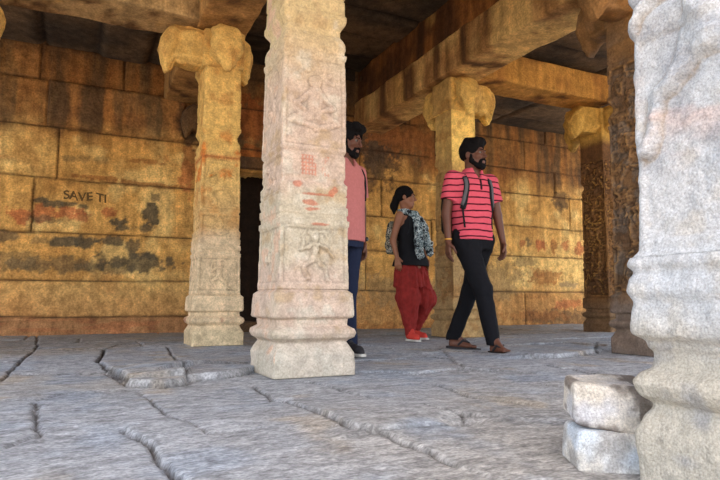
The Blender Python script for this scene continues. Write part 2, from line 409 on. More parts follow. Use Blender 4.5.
# ================================================================== CEILING: rough slabs over three aisles
def make_ceiling():
    V = []; Q = []; K = []; n0 = 0
    def slab(x0, x1, y0, y1, z, cells_x, cells_y, sd):
        nonlocal n0
        nx, ny = int((x1 - x0) / .05), int((y1 - y0) / .05)
        X, Y = np.meshgrid(np.linspace(x0, x1, nx), np.linspace(y0, y1, ny))
        P3 = np.stack([X, Y, np.full_like(X, z)], -1)
        U = (X - x0) / cells_x + fbm(P3, 3, 3, sd) * .03; W = (Y - y0) / cells_y + fbm(P3, 3, 3, sd + 1) * .03
        e = np.minimum(np.abs(U - np.round(U)) * cells_x, np.abs(W - np.round(W)) * cells_y)
        hsh = np.mod(np.sin(np.floor(U) * 12.9 + np.floor(W) * 78.2 + sd) * 43758.5, 1)
        Zz = z + .045 * np.exp(-(e / .035) ** 2) - (hsh - .5) * .05 + fbm(P3, 2, 4, sd + 3) * .02
        c = mix(srgb(104, 84, 62), srgb(66, 56, 46), sstep(-.3, .4, fbm(P3, 1.3, 4, sd + 5)))
        c = c * (.85 + .3 * hsh)[..., None]
        c = mix(c, srgb(30, 24, 20), np.exp(-(e / .03) ** 2) * .85)
        V.append(np.stack([X, Y, Zz], -1).reshape(-1, 3)); K.append(c.reshape(-1, 3))
        Q.append(grid_quads(ny, nx, n0, True)); n0 += nx * ny
    slab(-3.6, 1.25, -.35, 8.3, 3.60, .62, 2.25, 1)
    slab(1.15, 4.1, -.35, 8.3, 4.00, 2.9, .66, 2)
    slab(4.0, 9.5, -.35, 8.3, 3.52, 2.4, .8, 3)
    o = mesh_np('ceiling', np.concatenate(V), np.concatenate(Q), np.concatenate(K), M_BEAM)
    o.modifiers.new('thickness', 'SOLIDIFY').thickness = .4
    return struct(o)
make_ceiling()

# ================================================================== BEAMS
BC = srgb(208, 170, 106); BC2 = srgb(164, 120, 72)
def beam_col(sd, c1=BC, c2=BC2):
    def f(W, V):
        n = fbm(W, 1.6, 4, sd); s = fbm(W, (5, 5, .9), 4, sd + 3)
        c = mix(c1, c2, sstep(-.25, .35, n + .6 * s))
        c = mix(c, srgb(80, 54, 34), sstep(.12, .5, s + .3 * n) * .8)
        return mix(c, srgb(204, 160, 92), sstep(.3, .6, fbm(W, (3, 3, 1.2), 4, sd + 9)) * .6)
    return f
def beam(label, x0, x1, y0, y1, z0, z1, sd, c1=BC, c2=BC2, group=None, amp=.016):
    o = block('stone_beam', ((x0 + x1) / 2, (y0 + y1) / 2, (z0 + z1) / 2), (x1 - x0, y1 - y0, z1 - z0), M_BEAM, beam_col(sd, c1, c2), res=.045, rnd=.025, amp=amp, seed=sd, freq=5)
    o['label'] = label; o['category'] = 'beam'; return struct(o)
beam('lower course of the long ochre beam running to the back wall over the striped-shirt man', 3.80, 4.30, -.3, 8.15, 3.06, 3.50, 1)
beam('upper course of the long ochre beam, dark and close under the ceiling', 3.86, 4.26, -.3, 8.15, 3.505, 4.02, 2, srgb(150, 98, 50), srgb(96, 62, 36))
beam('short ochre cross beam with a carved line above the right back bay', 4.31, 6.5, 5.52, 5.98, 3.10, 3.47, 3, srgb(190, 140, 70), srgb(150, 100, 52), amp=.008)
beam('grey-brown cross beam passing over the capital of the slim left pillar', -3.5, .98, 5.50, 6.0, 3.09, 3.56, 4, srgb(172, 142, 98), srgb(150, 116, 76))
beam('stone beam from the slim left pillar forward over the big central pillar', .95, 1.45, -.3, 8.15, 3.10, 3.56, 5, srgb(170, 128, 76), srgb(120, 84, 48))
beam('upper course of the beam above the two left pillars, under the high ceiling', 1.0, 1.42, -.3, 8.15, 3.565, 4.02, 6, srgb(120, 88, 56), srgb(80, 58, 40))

# ================================================================== PILLARS
def relief_fn(seed, fig, depth):
    """carved picture for one face: list of capsules (u0,v0,u1,v1,r) in metres about the panel centre"""
    rr = random.Random(seed)
    caps = []
    def c(u0, v0, u1, v1, r0, r1=None, h=1.0): caps.append((u0, v0, u1, v1, r0, r1 if r1 else r0, h))
    s = fig['s']; uc, vc = fig.get('u', 0), fig['v']; m = fig.get('m', 1)
    def k(u0, v0, u1, v1, r0, r1=None, h=1.0): c(uc + m * u0 * s, vc + v0 * s, uc + m * u1 * s, vc + v1 * s, r0 * s, (r1 or r0) * s, h)
    kind = fig['kind']
    if kind == 'dancer':
        k(0, .30, 0, .31, .075, h=1.3); k(-.03, .40, .03, .40, .05, h=1.1)
        k(0, .18, .01, .02, .085, .06, 1.2); k(.01, -.02, 0, -.05, .09, .09, 1.2)
        k(-.07, .20, -.24, .10, .038, .03); k(-.24, .10, -.20, .30, .03, .022); k(.07, .20, .25, .12, .038, .03); k(.25, .12, .33, -.04, .03, .022)
        k(-.04, -.08, -.22, -.20, .06, .045); k(-.22, -.20, -.10, -.42, .045, .03); k(-.10, -.42, -.18, -.44, .025)
        k(.04, -.08, .20, -.24, .06, .042); k(.20, -.24, .24, -.42, .04, .03); k(.24, -.42, .32, -.44, .025)
        k(-.16, .42, .16, .42, .02, h=.5); k(-.22, .30, -.16, .42, .018, h=.5); k(.22, .30, .16, .42, .018, h=.5)
    elif kind == 'seated':
        k(0, .24, 0, .25, .085, h=1.3); k(0, .10, 0, -.08, .10, .08, 1.2); k(-.08, .10, -.24, -.04, .04, .03); k(.08, .10, .24, -.04, .04, .03)
        k(-.24, -.04, -.10, -.12, .03); k(.24, -.04, .10, -.12, .03)
        k(-.05, -.16, -.28, -.24, .07, .05); k(-.28, -.24, .02, -.30, .045, .035); k(.05, -.16, .28, -.24, .07, .05); k(.28, -.24, 0, -.33, .045, .035)
        for a in range(7):
            t = math.pi * a / 6; k(.20 * math.cos(t), .26 + .17 * math.sin(t), .24 * math.cos(t), .26 + .21 * math.sin(t), .03, h=.6)
    elif kind == 'animal':
        k(-.22, .02, .16, .04, .10, .09, 1.2); k(.18, .10, .27, .20, .06, .07, 1.2); k(.27, .20, .36, .14, .05, .03)
        for x in (-.24, -.14, .12, .2): k(x, -.04, x + rr.uniform(-.05, .05), -.28, .035, .022)
        k(-.30, .06, -.36, .26, .02)
    elif kind == 'scroll':
        for j in range(7):
            a = rr.uniform(0, 6.28); x, y = rr.uniform(-.24, .24), rr.uniform(-.42, .42)
            k(x, y, x + .1 * math.cos(a), y + .12 * math.sin(a), rr.uniform(.03, .07), rr.uniform(.02, .05), rr.uniform(.6, 1.2))
    elif kind == 'rosette':
        k(0, 0, 0, .001, .07, h=1.1)
        for a in range(8): k(.09 * math.cos(a * .785), .09 * math.sin(a * .785), .17 * math.cos(a * .785), .17 * math.sin(a * .785), .035, .045, .8)
    def f(u, v):
        r = np.zeros_like(u)
        for (u0, v0, u1, v1, r0, r1, h) in caps:
            du, dv = u1 - u0, v1 - v0; t = np.clip(((u - u0) * du + (v - v0) * dv) / (du * du + dv * dv + 1e-9), 0, 1)
            d = np.hypot(u - u0 - t * du, v - v0 - t * dv); R = r0 + (r1 - r0) * t
            r = np.maximum(r, h * depth * np.sqrt(np.clip(1 - (d / R) ** 2, 0, 1)))
        return r
    return f

BASE_PROF = [(0, .236), (.118, .236), (.145, .222), (.172, .208), (.180, .204), (.192, .214), (.205, .236), (.228, .245), (.250, .238), (.264, .216), (.270, .207), (.308, .207), (.314, .230), (.325, .236), (.446, .232), (.456, .222), (.47, .206)]
def shaft_prof(w0, w1):
    def w(z): return w0 + (w1 - w0) * min(1, (z - .47) / 1.5)
    P = [(.47, w(.47)), (.82, w(.82)), (.826, w(.82) + .006), (.855, w(.85) + .007), (.86, w(.86) - .003), (.885, w(.88) - .002), (.89, w(.89) + .004), (.93, w(.93) + .005), (.935, w(.94) - .004), (.955, w(.95)), (.99, w(.98) + .003), (.996, w(1) - .004), (1.01, w(1.01)), (1.06, w(1.06) + .002), (1.075, w(1.07) - .009), (1.09, w(1.09) - .013), (1.11, w(1.1) - .006),
         (1.225, w(1.2) - .006), (1.24, w(1.24) - .012), (1.26, w(1.25)), (1.80, w(1.8)), (1.81, w(1.8) + .006), (1.835, w(1.8) + .008), (1.84, w(1.8) - .002), (1.865, w(1.8)), (1.875, w(1.87) + .005), (1.905, w(1.9) + .003), (1.93, w(1.9) - .006), (1.955, w(1.9) - .020), (1.99, w(1.9) - .022), (2.02, w(1.9) - .006),
         (2.035, w(1.9) + .002), (2.05, w(1.8) + .006), (2.075, w(1.8) + .006), (2.085, w(1.8)), (2.17, w(1.8) - .002), (2.18, w(1.8) - .010), (2.19, w(1.8) - .002), (2.335, w(1.8)), (2.345, w(1.8) - .008), (2.36, w(1.8) - .003), (2.68, w(1.8) - .006)]
    return P
def lathe_sq(name, prof, mat, colf, root, cx, cy, res, seed, figs=(), amp=.005, frames=(), rnd=.018, rel=.012, erode=.010, smooth_prof=False, clutter=0.0):
    zs = []
    for (z0, a), (z1, b) in zip(prof[:-1], prof[1:]):
        n = max(1, int(round((z1 - z0) / res))); zs += [(z0 + (z1 - z0) * k / n, a + (b - a) * k / n) for k in range(n)]
    zs.append(prof[-1]); Zs = np.array([z for z, w in zs]); Ws = np.array([w for z, w in zs])
    if smooth_prof: kk = np.exp(-np.linspace(-2, 2, 7) ** 2); kk /= kk.sum(); Ws = np.convolve(np.pad(Ws, 3, mode='edge'), kk, mode='valid')
    nf = max(8, int(.40 / res)); u = (np.arange(nf) + .5) / nf * 2 - 1
    V = np.zeros((len(Zs), 4 * nf, 3)); N = np.zeros_like(V); Uu = np.zeros(V.shape[:2]); K = np.zeros(V.shape[:2], dtype=int)
    dirs = [((0, -1), (1, 0)), ((1, 0), (0, 1)), ((0, 1), (-1, 0)), ((-1, 0), (0, -1))]
    for k, (nn, tt) in enumerate(dirs):
        s = slice(k * nf, (k + 1) * nf)
        for a in range(2):
            V[:, s, a] = nn[a] * Ws[:, None] + tt[a] * u[None, :] * Ws[:, None]; N[:, s, a] = nn[a]
        Uu[:, s] = u[None, :] * Ws[:, None]; K[:, s] = k
    V[..., 2] = Zs[:, None]
    # rounded, nibbled arrises
    nib = .5 + .8 * np.abs(fbm(V + np.array([cx, cy, 0]), 9, 3, seed + 4))
    h = (Ws[:, None, None] - rnd * 1.0) * np.ones_like(V[..., :2]); q = np.clip(V[..., :2], -h, h); d = V[..., :2] - q; Ld = np.linalg.norm(d, axis=-1, keepdims=True)
    both = (np.abs(d[..., 0:1]) > 1e-9) & (np.abs(d[..., 1:2]) > 1e-9)
    V[..., :2] = np.where(both, q + d / np.maximum(Ld, 1e-9) * rnd * (1.15 - .5 * nib[..., None] * .6), V[..., :2])
    Wd = V + np.array([cx, cy, 0])
    disp = np.zeros(V.shape[:2])
    edge = 1 - sstep(.86, .97, np.abs(Uu) / Ws[:, None])
    Zg = Zs[:, None] * np.ones_like(Uu)
    for (k, v0, v1) in frames:       # sunk panels with a raised border
        inp = (K == k) & (Zg > v0) & (Zg < v1)
        b = np.minimum(np.minimum(Zg - v0, v1 - Zg), Ws[:, None] - np.abs(Uu) - .018)
        disp = np.where(inp, disp - .008 * sstep(.0, .012, b), disp)
    wu = fbm(Wd, 14, 3, seed + 8) * .020; wv = fbm(Wd + 7, 14, 3, seed + 9) * .020
    for (k, f) in figs: disp += np.where(K == k, f(Uu + wu, Zg + wv) * (.65 + .7 * fbm(Wd, 20, 3, seed + 12)), 0) * edge
    if clutter: disp += clutter * (np.clip(.30 - np.abs(fbm(Wd, (8, 8, 6.5), 4, seed + 33)), 0, .3) / .3 - .6) * edge * ((Zg > .49) & (Zg < 2.3))
    disp += fbm(Wd, 6, 3, seed) * erode * .5 + fbm(Wd, 28, 3, seed + 1) * amp
    V = V + N * disp[..., None]
    V[..., 0] += cx; V[..., 1] += cy
    m, n = V.shape[:2]
    rb = max(2, int(.016 / res)); bl_ = disp.copy()
    for ax in (0, 1):
        acc = 0
        for kx in range(-rb, rb + 1): acc = acc + (np.roll(bl_, kx, 1) if ax else bl_[np.clip(np.arange(m) + kx, 0, m - 1)])
        bl_ = acc / (2 * rb + 1)
    disp = disp - bl_
    i = np.arange(m - 1)[:, None] * n + np.arange(n)[None, :]; j = np.arange(m - 1)[:, None] * n + (np.arange(n)[None, :] + 1) % n
    q = np.stack([i, j, j + n, i + n], -1).reshape(-1, 4)
    caps = [np.arange(n)[::-1][None, :], ((m - 1) * n + np.arange(n))[None, :]]
    o = mesh_np(name, V.reshape(-1, 3), [q] + caps, colf(V.reshape(-1, 3), disp.reshape(-1), K.reshape(-1)), mat)
    return to_local(o, root)

def bracket(root, cx, cy, ang, mat, colf, seed, L=.60, z1=3.05, res=.016, name='bracket'):
    """lotus corbel: a fluted arm that swells into a hanging bud"""
    ts = np.linspace(.14, L, 34); na = 44
    def ip(t, tab): return np.interp(t, [a for a, b in tab], [b for a, b in tab])
    zb = ip(ts, [(.14, 2.68), (L - .20, 2.685), (L - .16, 2.70), (L - .13, 2.64), (L - .085, 2.585), (L - .06, 2.60), (L - .025, 2.72), (L, 2.82)])
    zt = ip(ts, [(.14, z1), (L - .2, z1 + .01), (L - .14, z1), (L - .07, z1 - .05), (L - .02, z1 - .14), (L, z1 - .22)])
    hw = ip(ts, [(.14, .17), (L - .30, .17), (L - .27, .150), (L - .2, .135), (L - .13, .152), (L - .07, .145), (L - .03, .11), (L - .01, .07), (L, .03)])
    a = np.linspace(0, 2 * math.pi, na, endpoint=False)
    T, A = np.meshgrid(ts, a, indexing='ij')
    ex = .55
    cu = np.sign(np.cos(A)) * np.abs(np.cos(A)) ** ex; cz = np.sign(np.sin(A)) * np.abs(np.sin(A)) ** ex
    bud = sstep(L - .19, L - .11, T)
    # the bud narrows downwards into a point
    low = np.clip(-cz, 0, 1)
    wv = hw[:, None] * cu * (1 - bud * low * .62)
    zv = (zt + zb)[:, None] / 2 + (zt - zb)[:, None] / 2 * cz
    flute = .014 * np.sin(A * 7 + seed) * (1 - bud) + .007 * np.cos(A * 10) * bud
    wv = wv + flute * np.sign(cu)
    wob = fbm(np.stack([T * 3, wv * 3, zv * 3], -1) + seed, 3, 3, seed)
    T2 = T + wob * .02 * bud
    x = T2 * math.cos(ang) - wv * math.sin(ang) + cx; y = T2 * math.sin(ang) + wv * math.cos(ang) + cy
    V = np.stack([x, y, zv + wob * .02], -1)
    V = V + np.stack([fbm(V, 16, 3, seed + k) for k in range(3)], -1) * .010
    m, n = V.shape[:2]
    i = np.arange(m - 1)[:, None] * n + np.arange(n)[None, :]; j = np.arange(m - 1)[:, None] * n + (np.arange(n)[None, :] + 1) % n
    q = np.stack([i, i + n, j + n, j], -1).reshape(-1, 4)
    caps = [np.arange(n)[None, :], ((m - 1) * n + np.arange(n))[::-1][None, :]]
    Vf = V.reshape(-1, 3)
    o = mesh_np(name, Vf, [q[:, ::-1]] + [c[:, ::-1] for c in caps], colf(Vf, np.zeros(len(Vf)), np.zeros(len(Vf), dtype=int)), mat)
    return to_local(o, root)

def pillar(label, cx, cy, mat, colf, seed, w0=.205, w1=.182, res=.008, rel=.012, brackets=(0, 1, 2, 3), faces=(0, 3), figset=None, z_off=0, base=True, bl=.60, blens={}, clutter=0.0):
    root = thing('carved_pillar', label, 'pillar', (cx, cy, 0))
    figs = []; frames = []; kinds = figset or {0: ('dancer', 'seated', 'dancer'), 3: ('scroll', 'animal', 'dancer')}
    for k in range(4):
        ks = kinds.get(k, ('seated', 'rosette', 'dancer'))
        if res > .012 and k in (1, 2): continue
        for (v0, v1), kd in zip(((.50, .815), (1.01, 1.22), (1.27, 1.795)), ks):
            if kd is None: continue
            s = (v1 - v0) * (1.0 if kd in ('dancer', 'scroll') else 1.1)
            s = min(s, .48)
            figs.append((k, relief_fn(seed + k, dict(kind=kd, s=s, v=(v0 + v1) / 2, m=(1 if (seed + k) % 2 else -1)), rel)))
            frames.append((k, v0, v1))
        figs.append((k, relief_fn(seed + 7 + k, dict(kind='scroll', s=.16, v=1.92, m=1), rel * .4)))
    if base: lathe_sq('pillar_base', BASE_PROF, mat, colf, root, cx, cy, res * 1.2, seed + 50, amp=.004, rnd=.022, erode=.014)
    lathe_sq('pillar_shaft', shaft_prof(w0, w1), mat, colf, root, cx, cy, res, seed, figs, .004, frames, rnd=.014, clutter=clutter)
    blk = block('capital_block', (cx, cy, 2.855), (.40, .40, .39), mat, lambda W, V: colf(W, np.zeros(len(W)), np.zeros(len(W), dtype=int)), res=.03, rnd=.03, amp=.008, seed=seed)
    to_local(blk, root)
    for b in brackets:
        bracket(root, cx, cy, -math.pi / 2 + b * math.pi / 2, mat, colf, seed + b * 3, L=blens.get(b, bl))
    return root

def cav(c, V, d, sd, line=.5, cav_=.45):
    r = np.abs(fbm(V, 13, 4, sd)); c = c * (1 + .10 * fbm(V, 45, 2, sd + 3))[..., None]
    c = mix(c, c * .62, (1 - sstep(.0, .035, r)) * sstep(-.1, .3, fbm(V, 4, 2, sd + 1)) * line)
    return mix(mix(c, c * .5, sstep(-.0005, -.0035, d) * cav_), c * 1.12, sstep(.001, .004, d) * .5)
def col_M(V, d, K):
    n = fbm(V, 2.5, 4, 101); n2 = fbm(V, 9, 4, 103); n3 = fbm(V, 26, 4, 104)
    c = mix(srgb(186, 172, 148), srgb(190, 166, 146), sstep(-.3, .3, n))
    c = mix(c, srgb(192, 168, 118), sstep(1.6, 2.1, V[:, 2] + .2 * n) * .8)
    c = mix(c, srgb(206, 196, 176), sstep(.1, .5, n2) * .6); c = mix(c, srgb(170, 142, 104), sstep(.1, .45, -n2) * .6)
    c = mix(c, srgb(182, 174, 158), (1 - sstep(.1, .3, V[:, 2])) * .7)
    z = V[:, 2]; x = V[:, 0] - 1.18; front = (K == 0)
    # faded red marks: two square grids, a scrawl below
    for cxx, w in ((-.035, .045), (.065, .022)):
        m = (np.abs(x - cxx) < w) & (np.abs(z - 1.165) < .058) & front
        gr = (np.sin(x * 330) > .0) | (np.sin(z * 300) > .3)
        c = mix(c, srgb(190, 104, 74), m * gr * .6 * sstep(-.4, .1, n3))
    for (x0, z0, rx, rz) in ((-.02, .95, .05, .02), (.0, 1.0, .09, .009), (-.02, .915, .06, .012), (.11, 1.02, .03, .03), (-.1, 1.05, .03, .02), (.02, .83, .06, .008)):
        r = ((x - x0) / rx) ** 2 + ((z - z0) / rz) ** 2 + n3 * 1.2
        c = mix(c, srgb(186, 104, 76), front * (1 - sstep(.5, 1.1, r)) * .7)
    side = (K == 3)
    c = mix(c, srgb(196, 150, 120), side * sstep(.15, .45, n2) * .6)
    return cav(c, V, d, 301, .6, .5)
def col_L(V, d, K):
    n = fbm(V, 2.5, 4, 111); n2 = fbm(V, 8, 4, 113); z = V[:, 2]
    c = mix(srgb(206, 168, 112), srgb(210, 170, 98), sstep(1.0, 2.0, z + .3 * n))
    c = mix(c, srgb(178, 122, 62), sstep(.0, .45, n2) * .55)
    c = mix(c, srgb(206, 120, 52), sstep(.1, .45, n2 - n * .3) * sstep(1.3, 1.6, z) * (1 - sstep(1.85, 2.1, z)) * .8)
    c = mix(c, srgb(218, 196, 164), (1 - sstep(.9, 1.15, z + .2 * n)) * .7)
    c = mix(c, srgb(196, 176, 140), (1 - sstep(.12, .2, z)) * .8)
    c = mix(c, srgb(150, 70, 50), np.exp(-((z - .23) / .03) ** 2) * sstep(.0, .4, n2) * .7)
    c = mix(c, srgb(176, 90, 44), np.exp(-((z - 1.78) / .02) ** 2) * .7)
    return cav(c, V, d, 311, .8, .6)
def col_B(V, d, K):
    n = fbm(V, 2.5, 4, 121); n2 = fbm(V, 8, 4, 123); z = V[:, 2]
    c = mix(srgb(190, 150, 88), srgb(240, 200, 112), sstep(1.7, 2.2, z + .25 * n))
    side = (K == 3) | ((V[:, 0] < 3.87) & (z > 2.66))  # left face of shaft and capital browned, its shade put into the colour
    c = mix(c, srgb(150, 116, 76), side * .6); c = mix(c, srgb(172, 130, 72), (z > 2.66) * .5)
    c = mix(c, srgb(166, 138, 98), (1 - sstep(.9, 1.3, z + .3 * n)) * .7)
    c = mix(c, srgb(146, 98, 50), sstep(.05, .45, n2) * .5)
    return cav(c, V, d, 321, .7, .6)
def col_R(V, d, K):
    n = fbm(V, 3, 4, 131); n2 = fbm(V, 9, 4, 133); z = V[:, 2]
    c = mix(srgb(112, 86, 62), srgb(128, 96, 64), sstep(-.3, .3, n))
    c = mix(c, srgb(112, 100, 88), sstep(.0, .3, n2) * .7); c = mix(c, srgb(156, 116, 66), sstep(.002, .006, d) * .6)
    c = mix(c, srgb(140, 102, 58), sstep(2.2, 2.6, z + .3 * n) * .7)
    c = mix(c, srgb(124, 108, 96), (1 - sstep(.3, .5, z)) * .85)
    return cav(c, V, d, 331, .9, .8)
def col_P(V, d, K):
    n = fbm(V, 3, 4, 141); n2 = fbm(V, 9, 4, 143); z = V[:, 2]
    c = mix(srgb(108, 76, 48), srgb(128, 90, 52), sstep(-.3, .3, n))
    c = mix(c, srgb(190, 142, 66), sstep(.003, .009, d) * sstep(-.3, .2, n2) * .75)
    c = mix(c, srgb(214, 172, 88), sstep(2.5, 2.66, z) * .8)
    c = mix(c, srgb(120, 100, 78), (1 - sstep(.3, .5, z)) * .6)
    return cav(c, V, d, 341, .9, .9)
def col_N(V, d, K):
    n = fbm(V, 3, 4, 151); n2 = fbm(V, 11, 4, 153); z = V[:, 2]
    c = mix(srgb(186, 187, 188), srgb(176, 180, 184), sstep(-.3, .3, n))
    c = mix(c, srgb(176, 166, 146), (1 - sstep(.26, .42, z + .06 * n)) * .8)
    c = mix(c, srgb(190, 168, 160), sstep(.0, .35, fbm(V, (4, 4, 9), 4, 155)) * sstep(.65, .8, z) * .7)
    c = mix(c, srgb(188, 178, 160), sstep(.1, .4, n2) * .35)
    c = mix(c, srgb(140, 142, 148), sstep(.1, .5, -n2) * .5)
    c = mix(c, c * .7, (1 - sstep(.0, .03, np.abs(fbm(V, 10, 4, 361)))) * sstep(.0, .3, fbm(V, 4, 2, 362)) * .7)
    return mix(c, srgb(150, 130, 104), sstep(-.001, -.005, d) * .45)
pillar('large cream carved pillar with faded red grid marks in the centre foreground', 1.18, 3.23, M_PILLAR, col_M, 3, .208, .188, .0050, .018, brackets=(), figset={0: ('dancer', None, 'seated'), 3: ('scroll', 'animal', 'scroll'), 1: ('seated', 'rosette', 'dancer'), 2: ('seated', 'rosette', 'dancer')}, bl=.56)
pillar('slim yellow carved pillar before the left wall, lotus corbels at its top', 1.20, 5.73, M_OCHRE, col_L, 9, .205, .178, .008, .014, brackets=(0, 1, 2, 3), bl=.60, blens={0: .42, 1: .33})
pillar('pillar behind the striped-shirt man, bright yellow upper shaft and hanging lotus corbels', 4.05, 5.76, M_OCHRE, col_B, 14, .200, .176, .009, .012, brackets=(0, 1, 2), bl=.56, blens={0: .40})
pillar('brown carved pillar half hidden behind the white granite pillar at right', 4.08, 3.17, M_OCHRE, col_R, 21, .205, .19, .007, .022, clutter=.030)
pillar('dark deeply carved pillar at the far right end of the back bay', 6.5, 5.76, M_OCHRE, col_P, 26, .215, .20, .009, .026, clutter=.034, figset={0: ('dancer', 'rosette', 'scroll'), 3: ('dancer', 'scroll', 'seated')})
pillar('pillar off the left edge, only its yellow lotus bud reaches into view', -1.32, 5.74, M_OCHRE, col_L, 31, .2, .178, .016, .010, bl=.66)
# white granite pillar close to the camera
nr = thing('carved_pillar', 'white speckled granite pillar filling the right edge, nearest of all pillars', 'pillar', (1.372, .725, 0))
lathe_sq('pillar_base', [(0, .236), (.115, .236), (.15, .222), (.168, .209), (.18, .210), (.192, .228), (.222, .240), (.243, .226), (.252, .206), (.293, .206), (.297, .214), (.317, .216), (.322, .234), (.345, .238), (.40, .230), (.425, .240), (.455, .234), (.465, .226), (.485, .238), (.50, .230)], M_WHITE, col_N, nr, 1.372, .725, .0045, 77, amp=.006, rnd=.03, erode=.016, smooth_prof=True)
nf = [(3, relief_fn(5, dict(kind='dancer', s=.62, v=1.0, m=-1, u=-.02), .030)), (0, relief_fn(6, dict(kind='dancer', s=.5, v=.85), .014)), (3, relief_fn(8, dict(kind='dancer', s=.46, v=1.45), .012)), (0, relief_fn(8, dict(kind='seated', s=.46, v=1.45), .012))]
lathe_sq('pillar_shaft', [(.50, .230), (.512, .214), (.56, .214), (1.02, .210), (1.03, .216), (1.06, .216), (1.065, .206), (1.10, .207), (1.11, .214), (1.14, .214), (1.15, .204), (1.75, .20), (1.76, .207), (1.8, .207), (1.81, .18), (1.87, .18), (1.89, .2), (2.66, .195)], M_WHITE, col_N, nr, 1.372, .725, .0055, 78, nf, .006, rnd=.022, erode=.015, smooth_prof=True, frames=((3, .535, 1.01), (0, .535, 1.01)))
to_local(block('capital_block', (1.372, .725, 2.855), (.42, .42, .39), M_WHITE, lambda W, V: col_N(W, np.zeros(len(W)), None), res=.05, rnd=.03), nr)
for b in range(4): bracket(nr, 1.372, .725, b * math.pi / 2, M_WHITE, col_N, 60 + b, L=.5)

# engaged pilasters on the back wall
def pilaster(label, cx, cy, colf, sd, w=.19, brk=(0,)):
    root = thing('wall_pilaster', label, 'pillar', (cx, cy, 0)); root['kind'] = 'structure'
    lathe_sq('pillar_shaft', [(0, w + .03), (.3, w + .03), (.33, w), (1.2, w), (1.22, w + .01), (1.26, w + .01), (1.28, w), (2.1, w), (2.12, w + .015), (2.2, w + .015), (2.22, w - .03), (2.3, w - .03), (2.34, w + .02), (2.66, w + .02)], M_WALL, colf, root, cx, cy, .02, sd, rnd=.02)
    to_local(block('capital_block', (cx, cy, 2.87), (.42, .40, .45), M_WALL, lambda W, V: colf(W, np.zeros(len(W)), None), res=.05, rnd=.03, seed=sd), root)
    for b in brk: bracket(root, cx, cy, -math.pi / 2 + b * math.pi / 2, M_WALL, colf, sd + b, L=.5)
def col_pil(V, d, K):
    n = fbm(V, 3, 4, 161); z = V[:, 2]
    c = mix(srgb(172, 124, 64), srgb(120, 82, 46), sstep(-.3, .3, n))
    return mix(c, DRK, sstep(1.9, 2.3, z + .2 * n) * .8)
pilaster('sooty wall pilaster whose corbel shows just left of the slim yellow pillar', 1.66, 7.95, col_pil, 41, w=.17, brk=(3,))

# ================================================================== LOOSE BLOCKS, GROUND
def stone_col(a, b, dark, sd):
    def f(W, V):
        n = fbm(W, 9, 4, sd); n2 = fbm(W, 30, 4, sd + 2)
        c = mix(a, b, sstep(-.2, .3, n))
        c = mix(c, np.array([1.0, 1, 1]) * .72, sstep(.1, .4, n2) * .3)
        return mix(c, dark, np.clip(sstep(-.05, .30, fbm(W, 14, 4, sd + 5) + (V[:, 0] > .05) * .22 + (V[:, 0] < -.10) * .2) * .75, 0, 1))
    return f
tag(block('stone_block', (1.222, 1.098, .151), (.190, .165, .106), M_WHITE, stone_col(srgb(206, 196, 182), srgb(186, 184, 186), srgb(72, 54, 42), 5), res=.005, rnd=.016, amp=.012, rz=-.58, seed=3, freq=8, taper=-.04, tilt=(-.04, .1)),
    'weathered white and brown stone block on top of the paler block beside the white pillar', 'stone block')
tag(block('stone_block', (1.205, 1.090, .040), (.165, .160, .105), M_WHITE, stone_col(srgb(196, 204, 212), srgb(206, 200, 190), srgb(150, 146, 142), 8), res=.005, rnd=.016, amp=.009, rz=-.55, seed=9, freq=8, taper=-.05),
    'pale bluish stone block lying on the floor under the browner block', 'stone block')
gx, gy = np.meshgrid(np.linspace(-14, 16, 120), np.linspace(-16, .1, 70))  # unseen ground outside, added to bounce warm sunlight into the hall
gp = np.stack([gx, gy, -1.0 + fbm(np.stack([gx, gy, gx * 0], -1), .5, 4, 4) * .05], -1)
struct(sheet('ground', gp, (0, 0, -.3), mix(srgb(190, 160, 122), srgb(170, 142, 108), sstep(-.3, .3, fbm(gp, .6, 4, 7))), stone_mat('sandy_ground', .95, 20, .1, .4, 12, .02, .15)))

# painted letters on the yellow wall
from mathutils import Vector as _V
from mathutils.bvhtree import BVHTree as _B
_wb = _B.FromPolygons([v.co.copy() for v in wall.data.vertices], [tuple(p.vertices) for p in wall.data.polygons])
tcu = bpy.data.curves.new('letters', 'FONT'); tcu.body = 'SAVE TI'; tcu.size = .150; tcu.space_character = 1.0; tcu.offset = .0035
to_ = bpy.data.objects.new('letters', tcu); C.objects.link(to_)
bpy.context.view_layer.update()
tm = bpy.data.meshes.new_from_object(to_.evaluated_get(bpy.context.evaluated_depsgraph_get()))
bpy.data.objects.remove(to_)
lo = bpy.data.objects.new('painted_letters', tm); C.objects.link(lo)
def _wp(px, py):
    x = (px - 360) / FPX; y = (240 - py) / FPX
    f = math.cos(PIT) - y * math.sin(PIT); w_ = math.sin(PIT) + y * math.cos(PIT)
    r = (x * math.cos(TH) + f * math.sin(TH), -x * math.sin(TH) + f * math.cos(TH), w_); t = WY / r[1]
    return r[0] * t, EYE + r[2] * t
_x, _z = _wp(63, 199)
for v in tm.vertices:
    X_, Z_ = _x + v.co.x + .006 * math.sin(v.co.y * 40), _z + v.co.y + .010 * math.sin(v.co.x * 23)
    h = _wb.ray_cast(_V((X_, 5, Z_)), _V((0, 1, 0)))
    v.co = (X_, (h[0].y if h[0] else WY) - .004, Z_)
tm.materials.clear(); tm.materials.append(plain('black_paint', srgb(98, 74, 44), .9, .1))
lo.parent = wall
